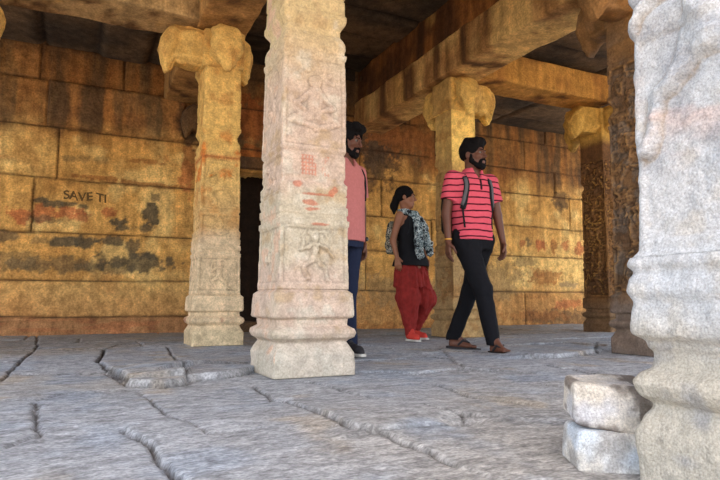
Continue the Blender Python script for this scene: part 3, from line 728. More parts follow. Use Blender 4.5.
# ================================================================== PEOPLE (implicit surfaces meshed into one skin)
def A3(*v): return np.array(v, dtype=F32)
class Field:
    def __init__(s, lo, hi, h):
        s.lo = A3(*lo); s.h = h; s.n = [int(math.ceil((b - a) / h)) + 1 for a, b in zip(lo, hi)]
        s.ax = [s.lo[i] + np.arange(s.n[i], dtype=F32) * h for i in range(3)]
        s.F = np.full(s.n, .5, dtype=F32)
    def sl(s, lo, hi):
        i0 = [max(0, int((lo[i] - s.lo[i]) / s.h)) for i in range(3)]; i1 = [min(s.n[i], int((hi[i] - s.lo[i]) / s.h) + 2) for i in range(3)]
        sl = tuple(slice(a, max(a, b)) for a, b in zip(i0, i1))
        P = np.stack(np.meshgrid(*[s.ax[i][sl[i]] for i in range(3)], indexing='ij'), -1)
        return sl, P
    def put(s, lo, hi, fn, k=.02, op='u'):
        m = .05 + k
        sl, P = s.sl([a - m for a in lo], [b + m for b in hi])
        if P.size == 0: return
        d = fn(P).astype(F32); f = s.F[sl]
        if op == 'u':
            h = np.maximum(k - np.abs(f - d), 0) / max(k, 1e-6); s.F[sl] = np.minimum(f, d) - h * h * k * .25
        elif op == 's':
            d = -d; h = np.maximum(k - np.abs(f - d), 0) / max(k, 1e-6); s.F[sl] = np.maximum(f, d) + h * h * k * .25
    def cap(s, a, b, ra, rb=None, k=.02, op='u', clip=None):
        rb = ra if rb is None else rb; a, b = A3(*a), A3(*b); r = max(ra, rb)
        def fn(P):
            ab = b - a; t = np.clip(((P - a) @ ab) / (ab @ ab + 1e-9), 0, 1)
            d = np.linalg.norm(P - a - t[..., None] * ab, axis=-1) - (ra + (rb - ra) * t)
            if clip is not None:
                for (c0, nn) in clip: d = np.maximum(d, (P - A3(*c0)) @ A3(*nn))
            return d
        s.put(np.minimum(a, b) - r, np.maximum(a, b) + r, fn, k, op)
    def chain(s, pts, k=.02):
        for (a, ra), (b, rb) in zip(pts[:-1], pts[1:]): s.cap(a, b, ra, rb, k)
    def ell(s, c, r, M=None, k=.02, op='u', extra=None):
        c = A3(*c); M = np.eye(3, dtype=F32) if M is None else np.array(M, dtype=F32); r = A3(*r); R = float(max(r))
        def fn(P):
            q = (P - c) @ M.T; k0 = np.linalg.norm(q / r, axis=-1); k1 = np.linalg.norm(q / (r * r), axis=-1)
            d = k0 * (k0 - 1) / np.maximum(k1, 1e-6)
            return d if extra is None else extra(P, d)
        s.put(c - R, c + R, fn, k, op)
    def loft(s, secs, k=.02, op='u', fold=None):
        """secs: (z, cx, cy, ax, ay, turn) stacked elliptical slices"""
        S = np.array(secs, dtype=F32); R = float(S[:, 3:5].max())
        def fn(P):
            z = P[..., 2]; g = [np.interp(z, S[:, 0], S[:, i]).astype(F32) for i in range(1, 6)]
            x, y = P[..., 0] - g[0], P[..., 1] - g[1]; c, si = np.cos(g[4]), np.sin(g[4])
            u, v = x * c + y * si, -x * si + y * c
            kk = np.sqrt((np.abs(u) / g[2]) ** 2.3 + (np.abs(v) / g[3]) ** 2.3 + 1e-9); d = (kk - 1) * np.minimum(g[2], g[3])
            if fold is not None: d = d + fold(P)
            d = np.maximum(d, np.maximum(S[0, 0] - z, z - S[-1, 0]))
            return d
        s.put((S[:, 1].min() - R, S[:, 2].min() - R, S[0, 0]), (S[:, 1].max() + R, S[:, 2].max() + R, S[-1, 0]), fn, k, op)
    def wobble(s, amp, sc, seed, octv=3):
        m = np.abs(s.F) < .03; idx = np.argwhere(m); P = s.lo + idx * s.h
        s.F[m] += (fbm(P, sc, octv, seed) * amp).astype(F32)
    def mesh(s, name, mat, root, col=None):
        F = s.F; I = F < 0; nx, ny, nz = F.shape
        c = [(i, j, k) for i in (0, 1) for j in (0, 1) for k in (0, 1)]
        cnt = sum(I[i:nx-1+i, j:ny-1+j, k:nz-1+k].astype(np.int8) for i, j, k in c)
        act = np.argwhere((cnt > 0) & (cnt < 8))
        vals = np.stack([F[act[:, 0]+i, act[:, 1]+j, act[:, 2]+k] for i, j, k in c], 1)
        pos = np.zeros((len(act), 3)); w = np.zeros(len(act))
        for a in range(8):
            for b in range(a + 1, 8):
                if sum(abs(p - q) for p, q in zip(c[a], c[b])) != 1: continue
                va, vb = vals[:, a], vals[:, b]; m = (va < 0) != (vb < 0)
                t = np.where(m, va / np.where(m, va - vb, 1), 0)
                p = np.array(c[a])[None, :] + t[:, None] * (np.array(c[b]) - np.array(c[a]))[None, :]
                pos += p * m[:, None]; w += m
        V = (act + pos / w[:, None]) * s.h + s.lo
        idx = np.full((nx, ny, nz), -1, dtype=np.int64); idx[act[:, 0], act[:, 1], act[:, 2]] = np.arange(len(act))
        Q = []
        for ax in range(3):
            o1, o2 = [(1, 2), (2, 0), (0, 1)][ax]
            A = [slice(None)] * 3; B = [slice(None)] * 3; A[ax] = slice(0, -1); B[ax] = slice(1, None)
            for o in (o1, o2): A[o] = slice(1, -1); B[o] = slice(1, -1)
            Ia, Ib = I[tuple(A)], I[tuple(B)]
            for (m, fl) in ((Ia & ~Ib, False), (~Ia & Ib, True)):
                e = np.argwhere(m); e[:, o1] += 1; e[:, o2] += 1
                def at(d1, d2):
                    q = e.copy(); q[:, o1] -= d1; q[:, o2] -= d2; return idx[q[:, 0], q[:, 1], q[:, 2]]
                q = np.stack([at(1, 1), at(0, 1), at(0, 0), at(1, 0)], 1)
                Q.append(q[:, ::-1] if fl else q)
        Q = np.concatenate(Q); Q = Q[(Q >= 0).all(1)]
        o = mesh_np(name, V, Q, None if col is None else col(V), mat)
        o.parent = root
        return o

def frame(t, tilt=0.0, roll=0.0):
    """turn t (0 = facing the camera, +90 deg = facing picture-right): axes person-left, forward, up"""
    L = A3(math.cos(t), math.sin(t), 0); Fw = A3(math.sin(t), -math.cos(t), 0); U = A3(0, 0, 1)
    F2 = Fw * math.cos(tilt) - U * math.sin(tilt); U2 = U * math.cos(tilt) + Fw * math.sin(tilt)
    L2 = L * math.cos(roll) + U2 * math.sin(roll); U3 = U2 * math.cos(roll) - L * math.sin(roll)
    return np.array([L2, F2, U3], dtype=F32)

def put_head(B, c, M, s=1.0, neck=None, fem=False):
    c = A3(*c)
    def w(a, b, z): return c + (M[0] * a + M[1] * b + M[2] * z) * s
    B.ell(w(0, -.014, .034), A3(.074, .094, .084) * s, M, k=.01)
    B.ell(w(0, .026, -.030), A3(.056, .066, .076) * s, M, k=.03)
    B.cap(w(-.018, .066, -.094), w(.018, .066, -.094), (.016 if fem else .020) * s, k=.03)
    for sg in (-1, 1):
        B.cap(w(sg * .052, .0, -.045), w(sg * .026, .062, -.092), .014 * s, k=.03)
        B.cap(w(sg * .036, .076, -.012), w(sg * .046, .062, -.02), .016 * s, k=.02)
        B.cap(w(sg * .018, .088, .028), w(sg * .042, .076, .030), .009 * s, k=.012)
    for sg in (-1, 1): B.ell(w(sg * .031, .101, .008), A3(.017, .015, .011) * s, M, k=.012, op='s')
    B.cap(w(0, .090, .016), w(0, .112, -.024), .008 * s, .012 * s, k=.008)
    for sg in (-1, 1): B.cap(w(sg * .008, .100, -.029), w(sg * .011, .096, -.031), .007 * s, k=.006)
    B.cap(w(-.018, .088, -.055), w(.018, .088, -.055), .007 * s, k=.006); B.cap(w(-.014, .088, -.067), w(.014, .088, -.067), .008 * s, k=.006)
    for sg in (-1, 1):
        B.ell(w(sg * .077, -.006, -.004), A3(.010, .020, .031) * s, M, k=.006)
        B.ell(w(sg * .088, .001, .0), A3(.007, .010, .017) * s, M, k=.004, op='s')
    if neck is not None: B.cap(w(0, -.022, -.06), neck, (.046 if fem else .055) * s, (.05 if fem else .062) * s, k=.03)
    return w

def put_hand(B, wrist, d, u, n, side, s=1.0, curl=.5):
    """d: towards the fingertips, u: towards the thumb, n: palm normal (fingers curl that way)"""
    w0, d, u, n = A3(*wrist), A3(*d), A3(*u), A3(*n)
    d = d / np.linalg.norm(d); n = n - d * (n @ d); n = n / np.linalg.norm(n); u = np.cross(d, n) * (1 if np.cross(d, n) @ u > 0 else -1)
    for o in (-.028, -.010, .010, .027): B.cap(w0 + d * .012 * s + u * o * .6 * s, w0 + d * .082 * s + u * o * s, .013 * s, .012 * s, k=.010)
    for j, (o, L) in enumerate(((.030, .068), (.0105, .078), (-.0095, .072), (-.029, .055))):
        p = w0 + d * .085 * s + u * o * s; a = curl * (.35 + .12 * j)
        for q in range(3):
            dd = d * math.cos(a) + n * math.sin(a) + u * (o * .7); L1 = L * (.42, .33, .25)[q] * s
            e = p + dd * L1; B.cap(p, e, (.0088, .0080, .0072)[q] * s, (.0080, .0072, .0062)[q] * s, k=.004); p = e; a += curl * .55
    p = w0 + d * .022 * s + u * .026 * s; e = p + (d * .62 + u * .55 + n * .45) * .040 * s; B.cap(p, e, .013 * s, .0105 * s, k=.012)
    e2 = e + (d * .86 + u * .15 + n * .45) * .032 * s; B.cap(e, e2, .0100 * s, .0085 * s, k=.004)
    B.cap(e2, e2 + (d * .9 + n * .4) * .018 * s, .0085 * s, .007 * s, k=.004)

def put_foot(B, ankle, heel, toe, s=1.0):
    an, he, to = A3(*ankle), A3(*heel), A3(*toe); f = to - he; f = f / np.linalg.norm(f); sd = A3(f[1], -f[0], 0); sd = sd / np.linalg.norm(sd); L = np.linalg.norm(to - he)
    B.cap(an, he + f * .03 + A3(0, 0, .012), .036 * s, .032 * s, k=.02)
    B.cap(an + f * .02, he + f * L * .68 + A3(0, 0, .004), .033 * s, .020 * s, k=.03)
    for o in (-.024, 0, .024): B.cap(he + f * .03, he + f * L * .70 + sd * o, .022 * s, .015 * s, k=.02)
    for j, o in enumerate((-.034, -.017, -.001, .016, .033)):
        p = he + f * (L * .72) + sd * o; B.cap(p, p + f * (L * (.16, .20, .21, .21, .24)[j]), .0095 * s, (.008 if j < 4 else .011) * s, k=.006)

def head_hair(root, c, M, mat, style, s=1.0):
    c = A3(*c); Hf = Field(c - .22, c + .22, .0055)
    def w(a, b, z): return c + (M[0] * a + M[1] * b + M[2] * z) * s
    if style == 'man':
        Hf.ell(w(0, -.020, .045), A3(.086, .108, .098) * s, M, k=.01)
        Hf.cap(w(-.035, .055, .112), w(.045, .060, .112), .030 * s, k=.03); Hf.cap(w(-.03, -.04, .125), w(.03, .03, .13), .03 * s, k=.03)
        Hf.ell(w(0, .125, -.010), A3(.080, .085, .086) * s, M, k=.012, op='s')
        for sg in (-1, 1):
            Hf.ell(w(sg * .085, .012, -.035), A3(.030, .040, .050) * s, M, k=.01, op='s')
        Hf.ell(w(0, .02, -.13), A3(.14, .135, .085) * s, M, k=.01, op='s')
    elif style == 'curly':
        Hf.ell(w(0, -.020, .052), A3(.092, .110, .100) * s, M, k=.01)
        Hf.cap(w(-.04, .06, .112), w(.04, .072, .108), .034 * s, k=.03)
        Hf.ell(w(0, .125, -.012), A3(.085, .085, .090) * s, M, k=.012, op='s')
        Hf.ell(w(0, .02, -.13), A3(.14, .135, .088) * s, M, k=.01, op='s')
    else:
        Hf.ell(w(0, -.018, .038), A3(.084, .106, .096) * s, M, k=.01)
        Hf.ell(w(0, .135, -.030), A3(.085, .085, .105) * s, M, k=.010, op='s')
        Hf.ell(w(0, .05, -.16), A3(.14, .12, .10) * s, M, k=.01, op='s')
        Hf.cap(w(0, -.10, -.02), w(.0, -.125, -.09), .045 * s, .040 * s, k=.03); Hf.cap(w(0, -.125, -.09), w(-.01, -.12, -.17), .038 * s, .014 * s, k=.03)
    Hf.wobble(.014 if style == 'curly' else .007, (38, 38, 38) if style == 'curly' else 30, 5)
    return Hf.mesh('hair', mat, root)

def beard(root, c, M, mat, s=1.0):
    c = A3(*c); Hf = Field(c - .16, c + .16, .004)
    def w(a, b, z): return c + (M[0] * a + M[1] * b + M[2] * z) * s
    for sg in (-1, 1):
        Hf.cap(w(sg * .062, .010, -.008), w(sg * .054, .016, -.05), .016 * s, .019 * s, k=.012); Hf.cap(w(sg * .054, .012, -.05), w(sg * .026, .062, -.094), .021 * s, .024 * s, k=.012)
        Hf.cap(w(sg * .004, .098, -.044), w(sg * .028, .086, -.052), .0085 * s, .0085 * s, k=.006); Hf.cap(w(sg * .028, .086, -.052), w(sg * .030, .074, -.085), .010 * s, .016 * s, k=.008)
    Hf.cap(w(-.018, .070, -.098), w(.018, .070, -.098), .022 * s, k=.012); Hf.cap(w(-.008, .088, -.082), w(.008, .088, -.082), .008 * s, k=.010)
    Hf.wobble(.004, 90, 3)
    return Hf.mesh('beard', mat, root)

def eyes(root, w, M, s=1.0):
    for sg in (-1, 1):
        for nm, off, r, mt in (('eye', .0785, .0115, M_EYE), ('iris', .0855, .0068, M_IRIS)):
            F_ = Field(w(sg * .031, off, .008) - .025, w(sg * .031, off, .008) + .025, .0025); F_.ell(w(sg * .031, off, .008), A3(r, r, r) * s, M, k=.001)
            o = F_.mesh(nm, mt, root if nm == 'eye' else last)
            last = o
    for sg in (-1, 1):
        F_ = Field(w(sg * .031, .09, .03) - .05, w(sg * .031, .09, .03) + .05, .003); F_.cap(w(sg * .016, .0975, .030), w(sg * .046, .083, .033), .0045, .0035, k=.002)
        F_.mesh('eyebrow', M_HAIR, root)

def ribbon(name, pts, nrm, width, th, mat, root, closed=False):
    pts = [A3(*p) for p in pts]; nrm = [A3(*n) / np.linalg.norm(n) for n in nrm]; V = []; n = len(pts)
    for i in range(n):
        t = pts[min(i + 1, n - 1)] - pts[max(i - 1, 0)]; t = t / (np.linalg.norm(t) + 1e-9); s = np.cross(t, nrm[i]); s = s / (np.linalg.norm(s) + 1e-9)
        for a, b in ((-1, 0), (-.8, 1), (.8, 1), (1, 0)): V.append(pts[i] + s * a * width / 2 + nrm[i] * (b * th if b else -.004))
    V = np.array(V); Q = []
    for i in range(n - 1):
        for k in range(4):
            a, b = i * 4 + k, i * 4 + (k + 1) % 4; Q.append((a, b, b + 4, a + 4))
    Q += [(3, 2, 1, 0), tuple((n - 1) * 4 + k for k in range(4))]
    o = mesh_np(name, V, np.array(Q), None, mat, smooth=False); o.parent = root
    return o

from mathutils import Vector
from mathutils.bvhtree import BVHTree
def bvh_of(o):
    me = o.data; return BVHTree.FromPolygons([v.co.copy() for v in me.vertices], [tuple(p.vertices) for p in me.polygons])
def drape(bvh, org_dirs, lift=.003):
    P, N_ = [], []
    for o, d in org_dirs:
        h = bvh.ray_cast(Vector([float(x) for x in o]), Vector([float(x) for x in d]).normalized())
        if h[0] is None: continue
        P.append(np.array(h[0]) + np.array(h[1]) * lift); N_.append(np.array(h[1]))
    # smooth
    P = np.array(P); N_ = np.array(N_)
    for _ in range(2):
        P[1:-1] = (P[:-2] + 2 * P[1:-1] + P[2:]) / 4; N_[1:-1] = (N_[:-2] + 2 * N_[1:-1] + N_[2:]) / 4
    return P, N_

def fabric(name, col, col2=None, stripes=None, rough=.9, amt=.08, scale=60, pattern=None):
    m = plain(name, col, rough, .15, 0, amt, scale, .25); nt = m.node_tree; N = nt.nodes; Lk = nt.links; b = N['Principled BSDF']
    if stripes:
        per, wd, ph = stripes
        tc = N.new('ShaderNodeTexCoord'); sx = N.new('ShaderNodeSeparateXYZ'); Lk.new(tc.outputs['Object'], sx.inputs[0])
        nz = N.new('ShaderNodeTexNoise'); nz.inputs['Scale'].default_value = 6; Lk.new(tc.outputs['Object'], nz.inputs['Vector'])
        a = N.new('ShaderNodeMath'); a.operation = 'MULTIPLY_ADD'; Lk.new(nz.outputs['Fac'], a.inputs[0]); a.inputs[1].default_value = .03; Lk.new(sx.outputs['Z'], a.inputs[2])
        md = N.new('ShaderNodeMath'); md.operation = 'PINGPONG'; Lk.new(a.outputs[0], md.inputs[0]); md.inputs[1].default_value = per / 2
        lt = N.new('ShaderNodeMath'); lt.operation = 'LESS_THAN'; Lk.new(md.outputs[0], lt.inputs[0]); lt.inputs[1].default_value = wd / 2
        mx = N.new('ShaderNodeMix'); mx.data_type = 'RGBA'; Lk.new(lt.outputs[0], mx.inputs['Factor'])
        src = b.inputs['Base Color'].links[0].from_socket if b.inputs['Base Color'].links else None
        if src: Lk.new(src, mx.inputs[6])
        else: mx.inputs[6].default_value = (*col, 1)
        mx.inputs[7].default_value = (*col2, 1); Lk.new(mx.outputs[2], b.inputs['Base Color'])
    if pattern:
        tc = N.new('ShaderNodeTexCoord'); vo = N.new('ShaderNodeTexVoronoi'); vo.inputs['Scale'].default_value = pattern[0]; Lk.new(tc.outputs['Object'], vo.inputs['Vector'])
        nz = N.new('ShaderNodeTexNoise'); nz.inputs['Scale'].default_value = pattern[0] * .9; nz.inputs['Detail'].default_value = 3; Lk.new(tc.outputs['Object'], nz.inputs['Vector'])
        cr = N.new('ShaderNodeValToRGB'); cr.color_ramp.interpolation = 'CONSTANT'; e = cr.color_ramp.elements
        e[0].position = 0; e[0].color = (*pattern[1][0], 1); e[1].position = .44; e[1].color = (*pattern[1][1], 1)
        for p, c_ in zip((.50, .57, .64), pattern[1][2:]): q = e.new(p); q.color = (*c_, 1)
        Lk.new(nz.outputs['Fac'], cr.inputs[0]); Lk.new(cr.outputs[0], b.inputs['Base Color'])
    return m

M_SKIN = plain('brown_skin', srgb(96, 58, 41), .55, .4, 0, .06, 30); M_SKIN2 = plain('light_brown_skin', srgb(134, 86, 60), .55, .4, 0, .06, 30)
M_HAIR = plain('black_hair', (.005, .004, .004), .9, .12, 0, .3, 90, .3); M_EYE = plain('eye_white', (.16, .14, .12), .6, .2); M_IRIS = plain('dark_iris', (.012, .008, .006), .2, .5)
M_BLACK = fabric('black_trouser_cloth', (.007, .007, .009)); M_POLO = fabric('pink_red_striped_cloth', srgb(202, 82, 96), srgb(70, 16, 28), (.052, .0115, 0), amt=.06)
M_PINK = fabric('dusty_pink_cloth', srgb(180, 110, 106)); M_JEAN = fabric('dark_blue_denim', srgb(32, 38, 58)); M_RED = fabric('brick_red_cloth', srgb(128, 40, 36), amt=.2, scale=25)
M_TOP = fabric('black_top_cloth', (.010, .010, .012)); M_SCARF = fabric('printed_scarf', (.5, .5, .5), pattern=(25, [(.02, .025, .03), (.30, .36, .37), (.06, .09, .10), (.50, .55, .54), (.03, .035, .04)]))
M_PACK = fabric('black_backpack_cloth', (.014, .014, .016)); M_PACK2 = fabric('printed_backpack_cloth', (.3, .26, .2), pattern=(26, [(.03, .03, .03), (.28, .24, .16), (.05, .05, .05), (.42, .38, .30), (.06, .05, .05)]))
M_STRAP = fabric('grey_strap_webbing', srgb(92, 88, 90)); M_RUBBER = plain('dark_rubber', (.02, .018, .02), .7, .3); M_SOLE = plain('pale_rubber_sole', (.50, .47, .42), .7, .3)
M_SHOE = fabric('coral_shoe_cloth', srgb(190, 64, 54)); M_STEEL = plain('watch_steel', (.55, .54, .52), .3, .5, 1.0); M_GOLD = plain('yellow_thread', srgb(206, 150, 60), .6, .3); M_BUT = plain('dark_placket', srgb(44, 20, 26), .8, .2)

def person_root(label, px, dist, z=0.0):
    # stand-point on the floor: distance straight ahead of the photographer and sideways
    r = (px - 360) / FPX * dist
    x = r * math.cos(TH) + dist * math.sin(TH); y = -r * math.sin(TH) + dist * math.cos(TH)
    return thing('person', label, 'person', (x, y, z), -TH)

def clipped(a, b, at, sign=1):
    a, b = A3(*a), A3(*b); n = (b - a) / np.linalg.norm(b - a); return [(a + (b - a) * at, n * sign)]

def upper(B, shR, shL, elR, elL, wrR, wrL, s=1.0):
    for sh, el, wr in ((shR, elR, wrR), (shL, elL, wrL)):
        B.cap(sh, el, .050 * s, .038 * s, k=.03); B.cap(el, wr, .039 * s, .025 * s, k=.015)

# ------------------------------------------------------------------ the man in the striped polo
def make_striped_man():
    root = person_root('man in pink-red striped polo shirt and black trousers walking, looking right', 473, 4.80, .004)
    t = math.radians(24); Hm = frame(math.radians(47), -.02); hc = A3(.020, -.02, 1.600)
    shR, shL = (-.168, -.065, 1.405), (.180, .085, 1.400)
    elR, elL = (-.218, -.050, 1.115), (.232, .100, 1.120); wrR, wrL = (-.215, -.110, .875), (.258, .030, .885)
    hipR, hipL = (-.075, -.035, .90), (.085, .045, .90)
    knR, knL = (.045, -.150, .500), (-.005, .110, .490); anR, anL = (.118, -.165, .095), (-.135, .230, .110)
    B = Field((-.42, -.50, -.02), (.42, .48, 1.80), .0060)
    w = put_head(B, hc, Hm, 1.03, neck=(.012, 0, 1.42))
    B.loft([(.84, .005, .0, .150, .105, t), (.95, .005, 0, .150, .100, t), (1.10, .005, 0, .150, .098, t), (1.30, .008, 0, .165, .105, t), (1.41, .01, 0, .14, .085, t), (1.45, .01, 0, .07, .06, t)], k=.02)
    upper(B, shR, shL, elR, elL, wrR, wrL)
    put_hand(B, wrR, (-.02, -.05, -1), (.35, -.9, 0), (.9, .3, 0), -1, 1.05, .55)
    put_hand(B, wrL, (.0, -.08, -1), (.4, -.9, 0), (-.9, -.3, 0), 1, 1.05, .65)
    for hp, kn, an in ((hipR, knR, anR), (hipL, knL, anL)): B.chain([(hp, .078), (kn, .050), (an, .033)], k=.03)
    heR, toR = (.110, -.130, .030), (.185, -.335, .030); heL, toL = (-.165, .245, .045), (.055, .150, .026)
    put_foot(B, anR, heR, toR); put_foot(B, anL, heL, toL)
    B.mesh('body', M_SKIN, root); eyes(root, w, Hm, 1.03)
    head_hair(root, hc, Hm, M_HAIR, 'man', 1.03); beard(root, hc, Hm, M_HAIR, 1.03)
    T = Field((-.32, -.40, .04), (.34, .42, 1.02), .0058)
    T.loft([(.82, .005, 0, .155, .112, t), (.90, .005, 0, .168, .118, t), (1.0, .005, 0, .160, .112, t)], k=.02)
    T.cap(hipR, knR, .100, .074, k=.04); T.cap(knR, (anR[0], anR[1], .075), .074, .056, k=.03, clip=[((0, 0, .062), (0, 0, -1))])
    T.cap(hipL, knL, .100, .070, k=.04); T.cap(knL, (anL[0] - .005, anL[1], .09), .070, .056, k=.03, clip=[((0, 0, .080), (0, 0, -1))])
    T.wobble(.010, (14, 14, 9), 4)
    T.mesh('trousers', M_BLACK, root)
    S = Field((-.36, -.30, .84), (.36, .32, 1.52), .0055)
    S.loft([(.895, .002, 0, .178, .130, t), (.96, .002, 0, .172, .126, t), (1.08, .002, 0, .170, .122, t), (1.22, .006, 0, .184, .124, t), (1.34, .008, 0, .188, .122, t), (1.415, .01, 0, .150, .098, t), (1.455, .012, 0, .085, .075, t), (1.47, .012, 0, .070, .068, t)], k=.02, fold=lambda P: fbm(P, (5, 5, 9), 3, 9) * .012)
    for sh, el in ((shR, elR), (shL, elL)): S.cap(sh, el, .064, .070, k=.05, clip=clipped(sh, el, .62))
    S.cap((shR[0] * .8, shR[1] * .8, 1.41), (shL[0] * .8, shL[1] * .8, 1.41), .052, k=.03)
    S.wobble(.004, 16, 6)
    # open neck: a V cut in the cloth
    fw = A3(math.sin(t), -math.cos(t), 0)
    S.cap(A3(.012, 0, 1.50) + fw * .02, A3(.012, 0, 1.385) + fw * .125, .048, .006, k=.004, op='s')
    shirt = S.mesh('shirt', M_POLO, root)
    K = Field((-.2, -.2, 1.34), (.22, .2, 1.56), .0045)
    K.loft([(1.425, .012, 0, .104, .094, t), (1.45, .012, 0, .090, .083, t), (1.49, .012, .0, .078, .076, t)], k=.004)
    K.loft([(1.35, .012, 0, .086, .076, t), (1.45, .012, 0, .078, .071, t), (1.55, .012, .0, .071, .069, t)], k=.002, op='s')
    K.cap(A3(.012, 0, 1.53) + fw * .05, A3(.012, 0, 1.37) + fw * .13, .052, .012, k=.003, op='s')
    K.mesh('collar', M_POLO, shirt)
    bv = bvh_of(shirt); Lx = A3(math.cos(t), math.sin(t), 0)
    pk = thing('backpack', 'black backpack with grey shoulder straps worn by the man in the striped polo', 'backpack', root.location[:], -TH)
    Pk = Field((-.36, -.02, .92), (.26, .48, 1.48), .008); bk = -fw; cpk = bk * .215
    Mx = np.array([Lx, fw, A3(0, 0, 1)], dtype=F32)
    Pk.loft([(.97, cpk[0], cpk[1], .13, .07, t), (1.0, cpk[0], cpk[1], .150, .085, t), (1.2, cpk[0], cpk[1], .150, .088, t), (1.36, cpk[0], cpk[1], .135, .07, t), (1.42, cpk[0], cpk[1], .10, .045, t)], k=.01)
    pb = Pk.mesh('pack_body', M_PACK, pk)
    ribbon('zip', [cpk + bk * .088 + Lx * (-.11 + .22 * i / 8) + A3(0, 0, 1.33 + .02 * math.sin(i / 8 * 3.14)) for i in range(9)], [bk] * 9, .012, .004, M_STRAP, pb)
    Pf = Field(cpk + A3(-.2, -.2, .95), cpk + A3(.2, .2, 1.25), .008); Pf.ell(cpk + bk * .085 + A3(0, 0, 1.08), (.11, .035, .09), Mx, k=.01); Pf.mesh('front_pocket', M_PACK, pb)
    for sg in (-1, 1):
        od = []
        for i in range(16):
            q = i / 15
            if q < .30:
                e = q / .30; od.append((Lx * sg * .112 + bk * (.09 - .10 * e) + A3(0, 0, 1.8), (0, 0, -1)))
            else:
                e = (q - .30) / .70; od.append((Lx * sg * (.112 + .030 * e * e) + fw * 1.0 + A3(0, 0, 1.42 - .28 * e), -fw))
        P, Nn = drape(bv, od); rb = ribbon('shoulder_strap', P, Nn, .048, .010, M_PACK, pk)
        od = [(Lx * sg * (.116 + .028 * (i / 9) ** 2) + fw + A3(0, 0, 1.39 - .22 * i / 9), -fw) for i in range(10)]
        P2, N2 = drape(bv, od, .014); ribbon('strap_pad', P2, N2, .030, .004, M_STRAP, rb)
        od = [(Lx * sg * (.142 - .012 * i / 7) + fw + A3(0, 0, 1.15 - .16 * i / 7), -fw) for i in range(8)]
        P3_, N3 = drape(bv, od); ribbon('webbing', P3_, N3, .016, .004, M_PACK, rb)
    od = [(A3(.012, 0, 1.385 - .012 * i) + fw, -fw) for i in range(8)]
    P4, N4 = drape(bv, od); ribbon('placket', P4, N4, .018, .003, M_BUT, shirt)
    # wrist thread, flip-flops
    Th = Field(A3(*wrR) - .06, A3(*wrR) + .06, .003); Th.cap(A3(*wrR) + A3(0, .002, .018), A3(*wrR) + A3(0, .001, .028), .0295, k=.001, clip=[(A3(*wrR) + A3(0, 0, .028), (0, 0, 1)), (A3(*wrR) + A3(0, 0, .016), (0, 0, -1))])
    Th.mesh('wrist_thread', M_GOLD, root)
    for he, to in ((heR, toR), (heL, toL)): sandal(root, he, to)
    return root

def sandal(root, he, to):
    he, to = A3(*he), A3(*to); f = to - he; f[2] = 0; L = np.linalg.norm(f); f = f / L; sd = A3(f[1], -f[0], 0)
    S = Field(np.minimum(he, to) - A3(.1, .1, .05), np.maximum(he, to) + A3(.1, .1, .06), .005)
    M = np.array([sd, f, A3(0, 0, 1)], dtype=F32); z0 = min(he[2], to[2]) - .018
    def fn(P):
        q = (P - (he + to) / 2) @ M.T; u = q[..., 1] / (L / 2 + .028); wd = .046 - .010 * np.exp(-((u + .15) / .35) ** 2)
        zz = P[..., 2] - (he[2] + (to[2] - he[2]) * np.clip(u * .5 + .5, 0, 1)) + .026
        r = np.sqrt(u ** 2 + (q[..., 0] / (wd * 1.0 + .002)) ** 2 * np.clip(1, 0, 1)) if False else (np.abs(u) ** 3 + (np.abs(q[..., 0]) / wd) ** 3) ** (1 / 3)
        return np.maximum((r - 1) * wd, np.abs(zz) - .011)
    S.put(np.minimum(he, to) - .05, np.maximum(he, to) + .05, fn, .002)
    so_ = S.mesh('sandal', M_RUBBER, root)
    T = Field(np.minimum(he, to) - A3(.1, .1, .05), np.maximum(he, to) + A3(.1, .1, .1), .004)
    knob = he + f * L * .72 + A3(0, 0, .014) + sd * .014
    for sg in (-1, 1):
        mid = he + f * L * .52 + sd * sg * .030 + A3(0, 0, .034); end = he + f * L * .36 + sd * sg * .040 + A3(0, 0, -.004)
        T.chain([(knob, .006), (mid, .009), (end, .009)], k=.004)
    T.mesh('toe_strap', M_RUBBER, so_)

def shoe(root, he, to, mat, sole, s=1.0):
    he, to = A3(*he), A3(*to); f = to - he; f[2] = 0; L = np.linalg.norm(f); f = f / L; sd = A3(f[1], -f[0], 0); M = np.array([sd, f, A3(0, 0, 1)], dtype=F32)
    S = Field(np.minimum(he, to) - A3(.1, .1, .05), np.maximum(he, to) + A3(.1, .1, .14), .005)
    S.chain([(he + f * .02 + A3(0, 0, .022), .036 * s), (he + f * L * .5 + A3(0, 0, .014), .038 * s), (he + f * L * .82 + A3(0, 0, .006), .034 * s), (to - f * .01 + A3(0, 0, .0), .026 * s)], k=.02)
    S.cap(he + f * .03 + A3(0, 0, .02), he + f * .055 + A3(0, 0, .065), .034 * s, .036 * s, k=.02)
    z = he[2] - .022
    S.put(np.minimum(he, to) - .06, np.maximum(he, to) + A3(.06, .06, .1), lambda P: (P[..., 2] - z), .002, 's')
    o = S.mesh('shoe', mat, root)
    S2 = Field(np.minimum(he, to) - A3(.1, .1, .06), np.maximum(he, to) + A3(.1, .1, .05), .005)
    def fn(P):
        q = (P - (he + to) / 2) @ M.T; u = q[..., 1] / (L / 2 + .030 * s); wd = (.045 - .008 * np.exp(-((u + .2) / .35) ** 2)) * s
        r = (np.abs(u) ** 3 + (np.abs(q[..., 0]) / wd) ** 3) ** (1 / 3); return np.maximum((r - 1) * wd, np.abs(P[..., 2] - z) - .011)
    S2.put(np.minimum(he, to) - .05, np.maximum(he, to) + .05, fn, .002)
    S2.mesh('sole', sole, o)
    for i in range(4):
        c = he + f * L * (.42 + .09 * i) + A3(0, 0, .052 - .004 * i); ribbon('lace', [c - sd * .022 - A3(0, 0, .008), c, c + sd * .022 - A3(0, 0, .008)], [A3(0, 0, 1)] * 3, .006, .004, sole, o)
    return o

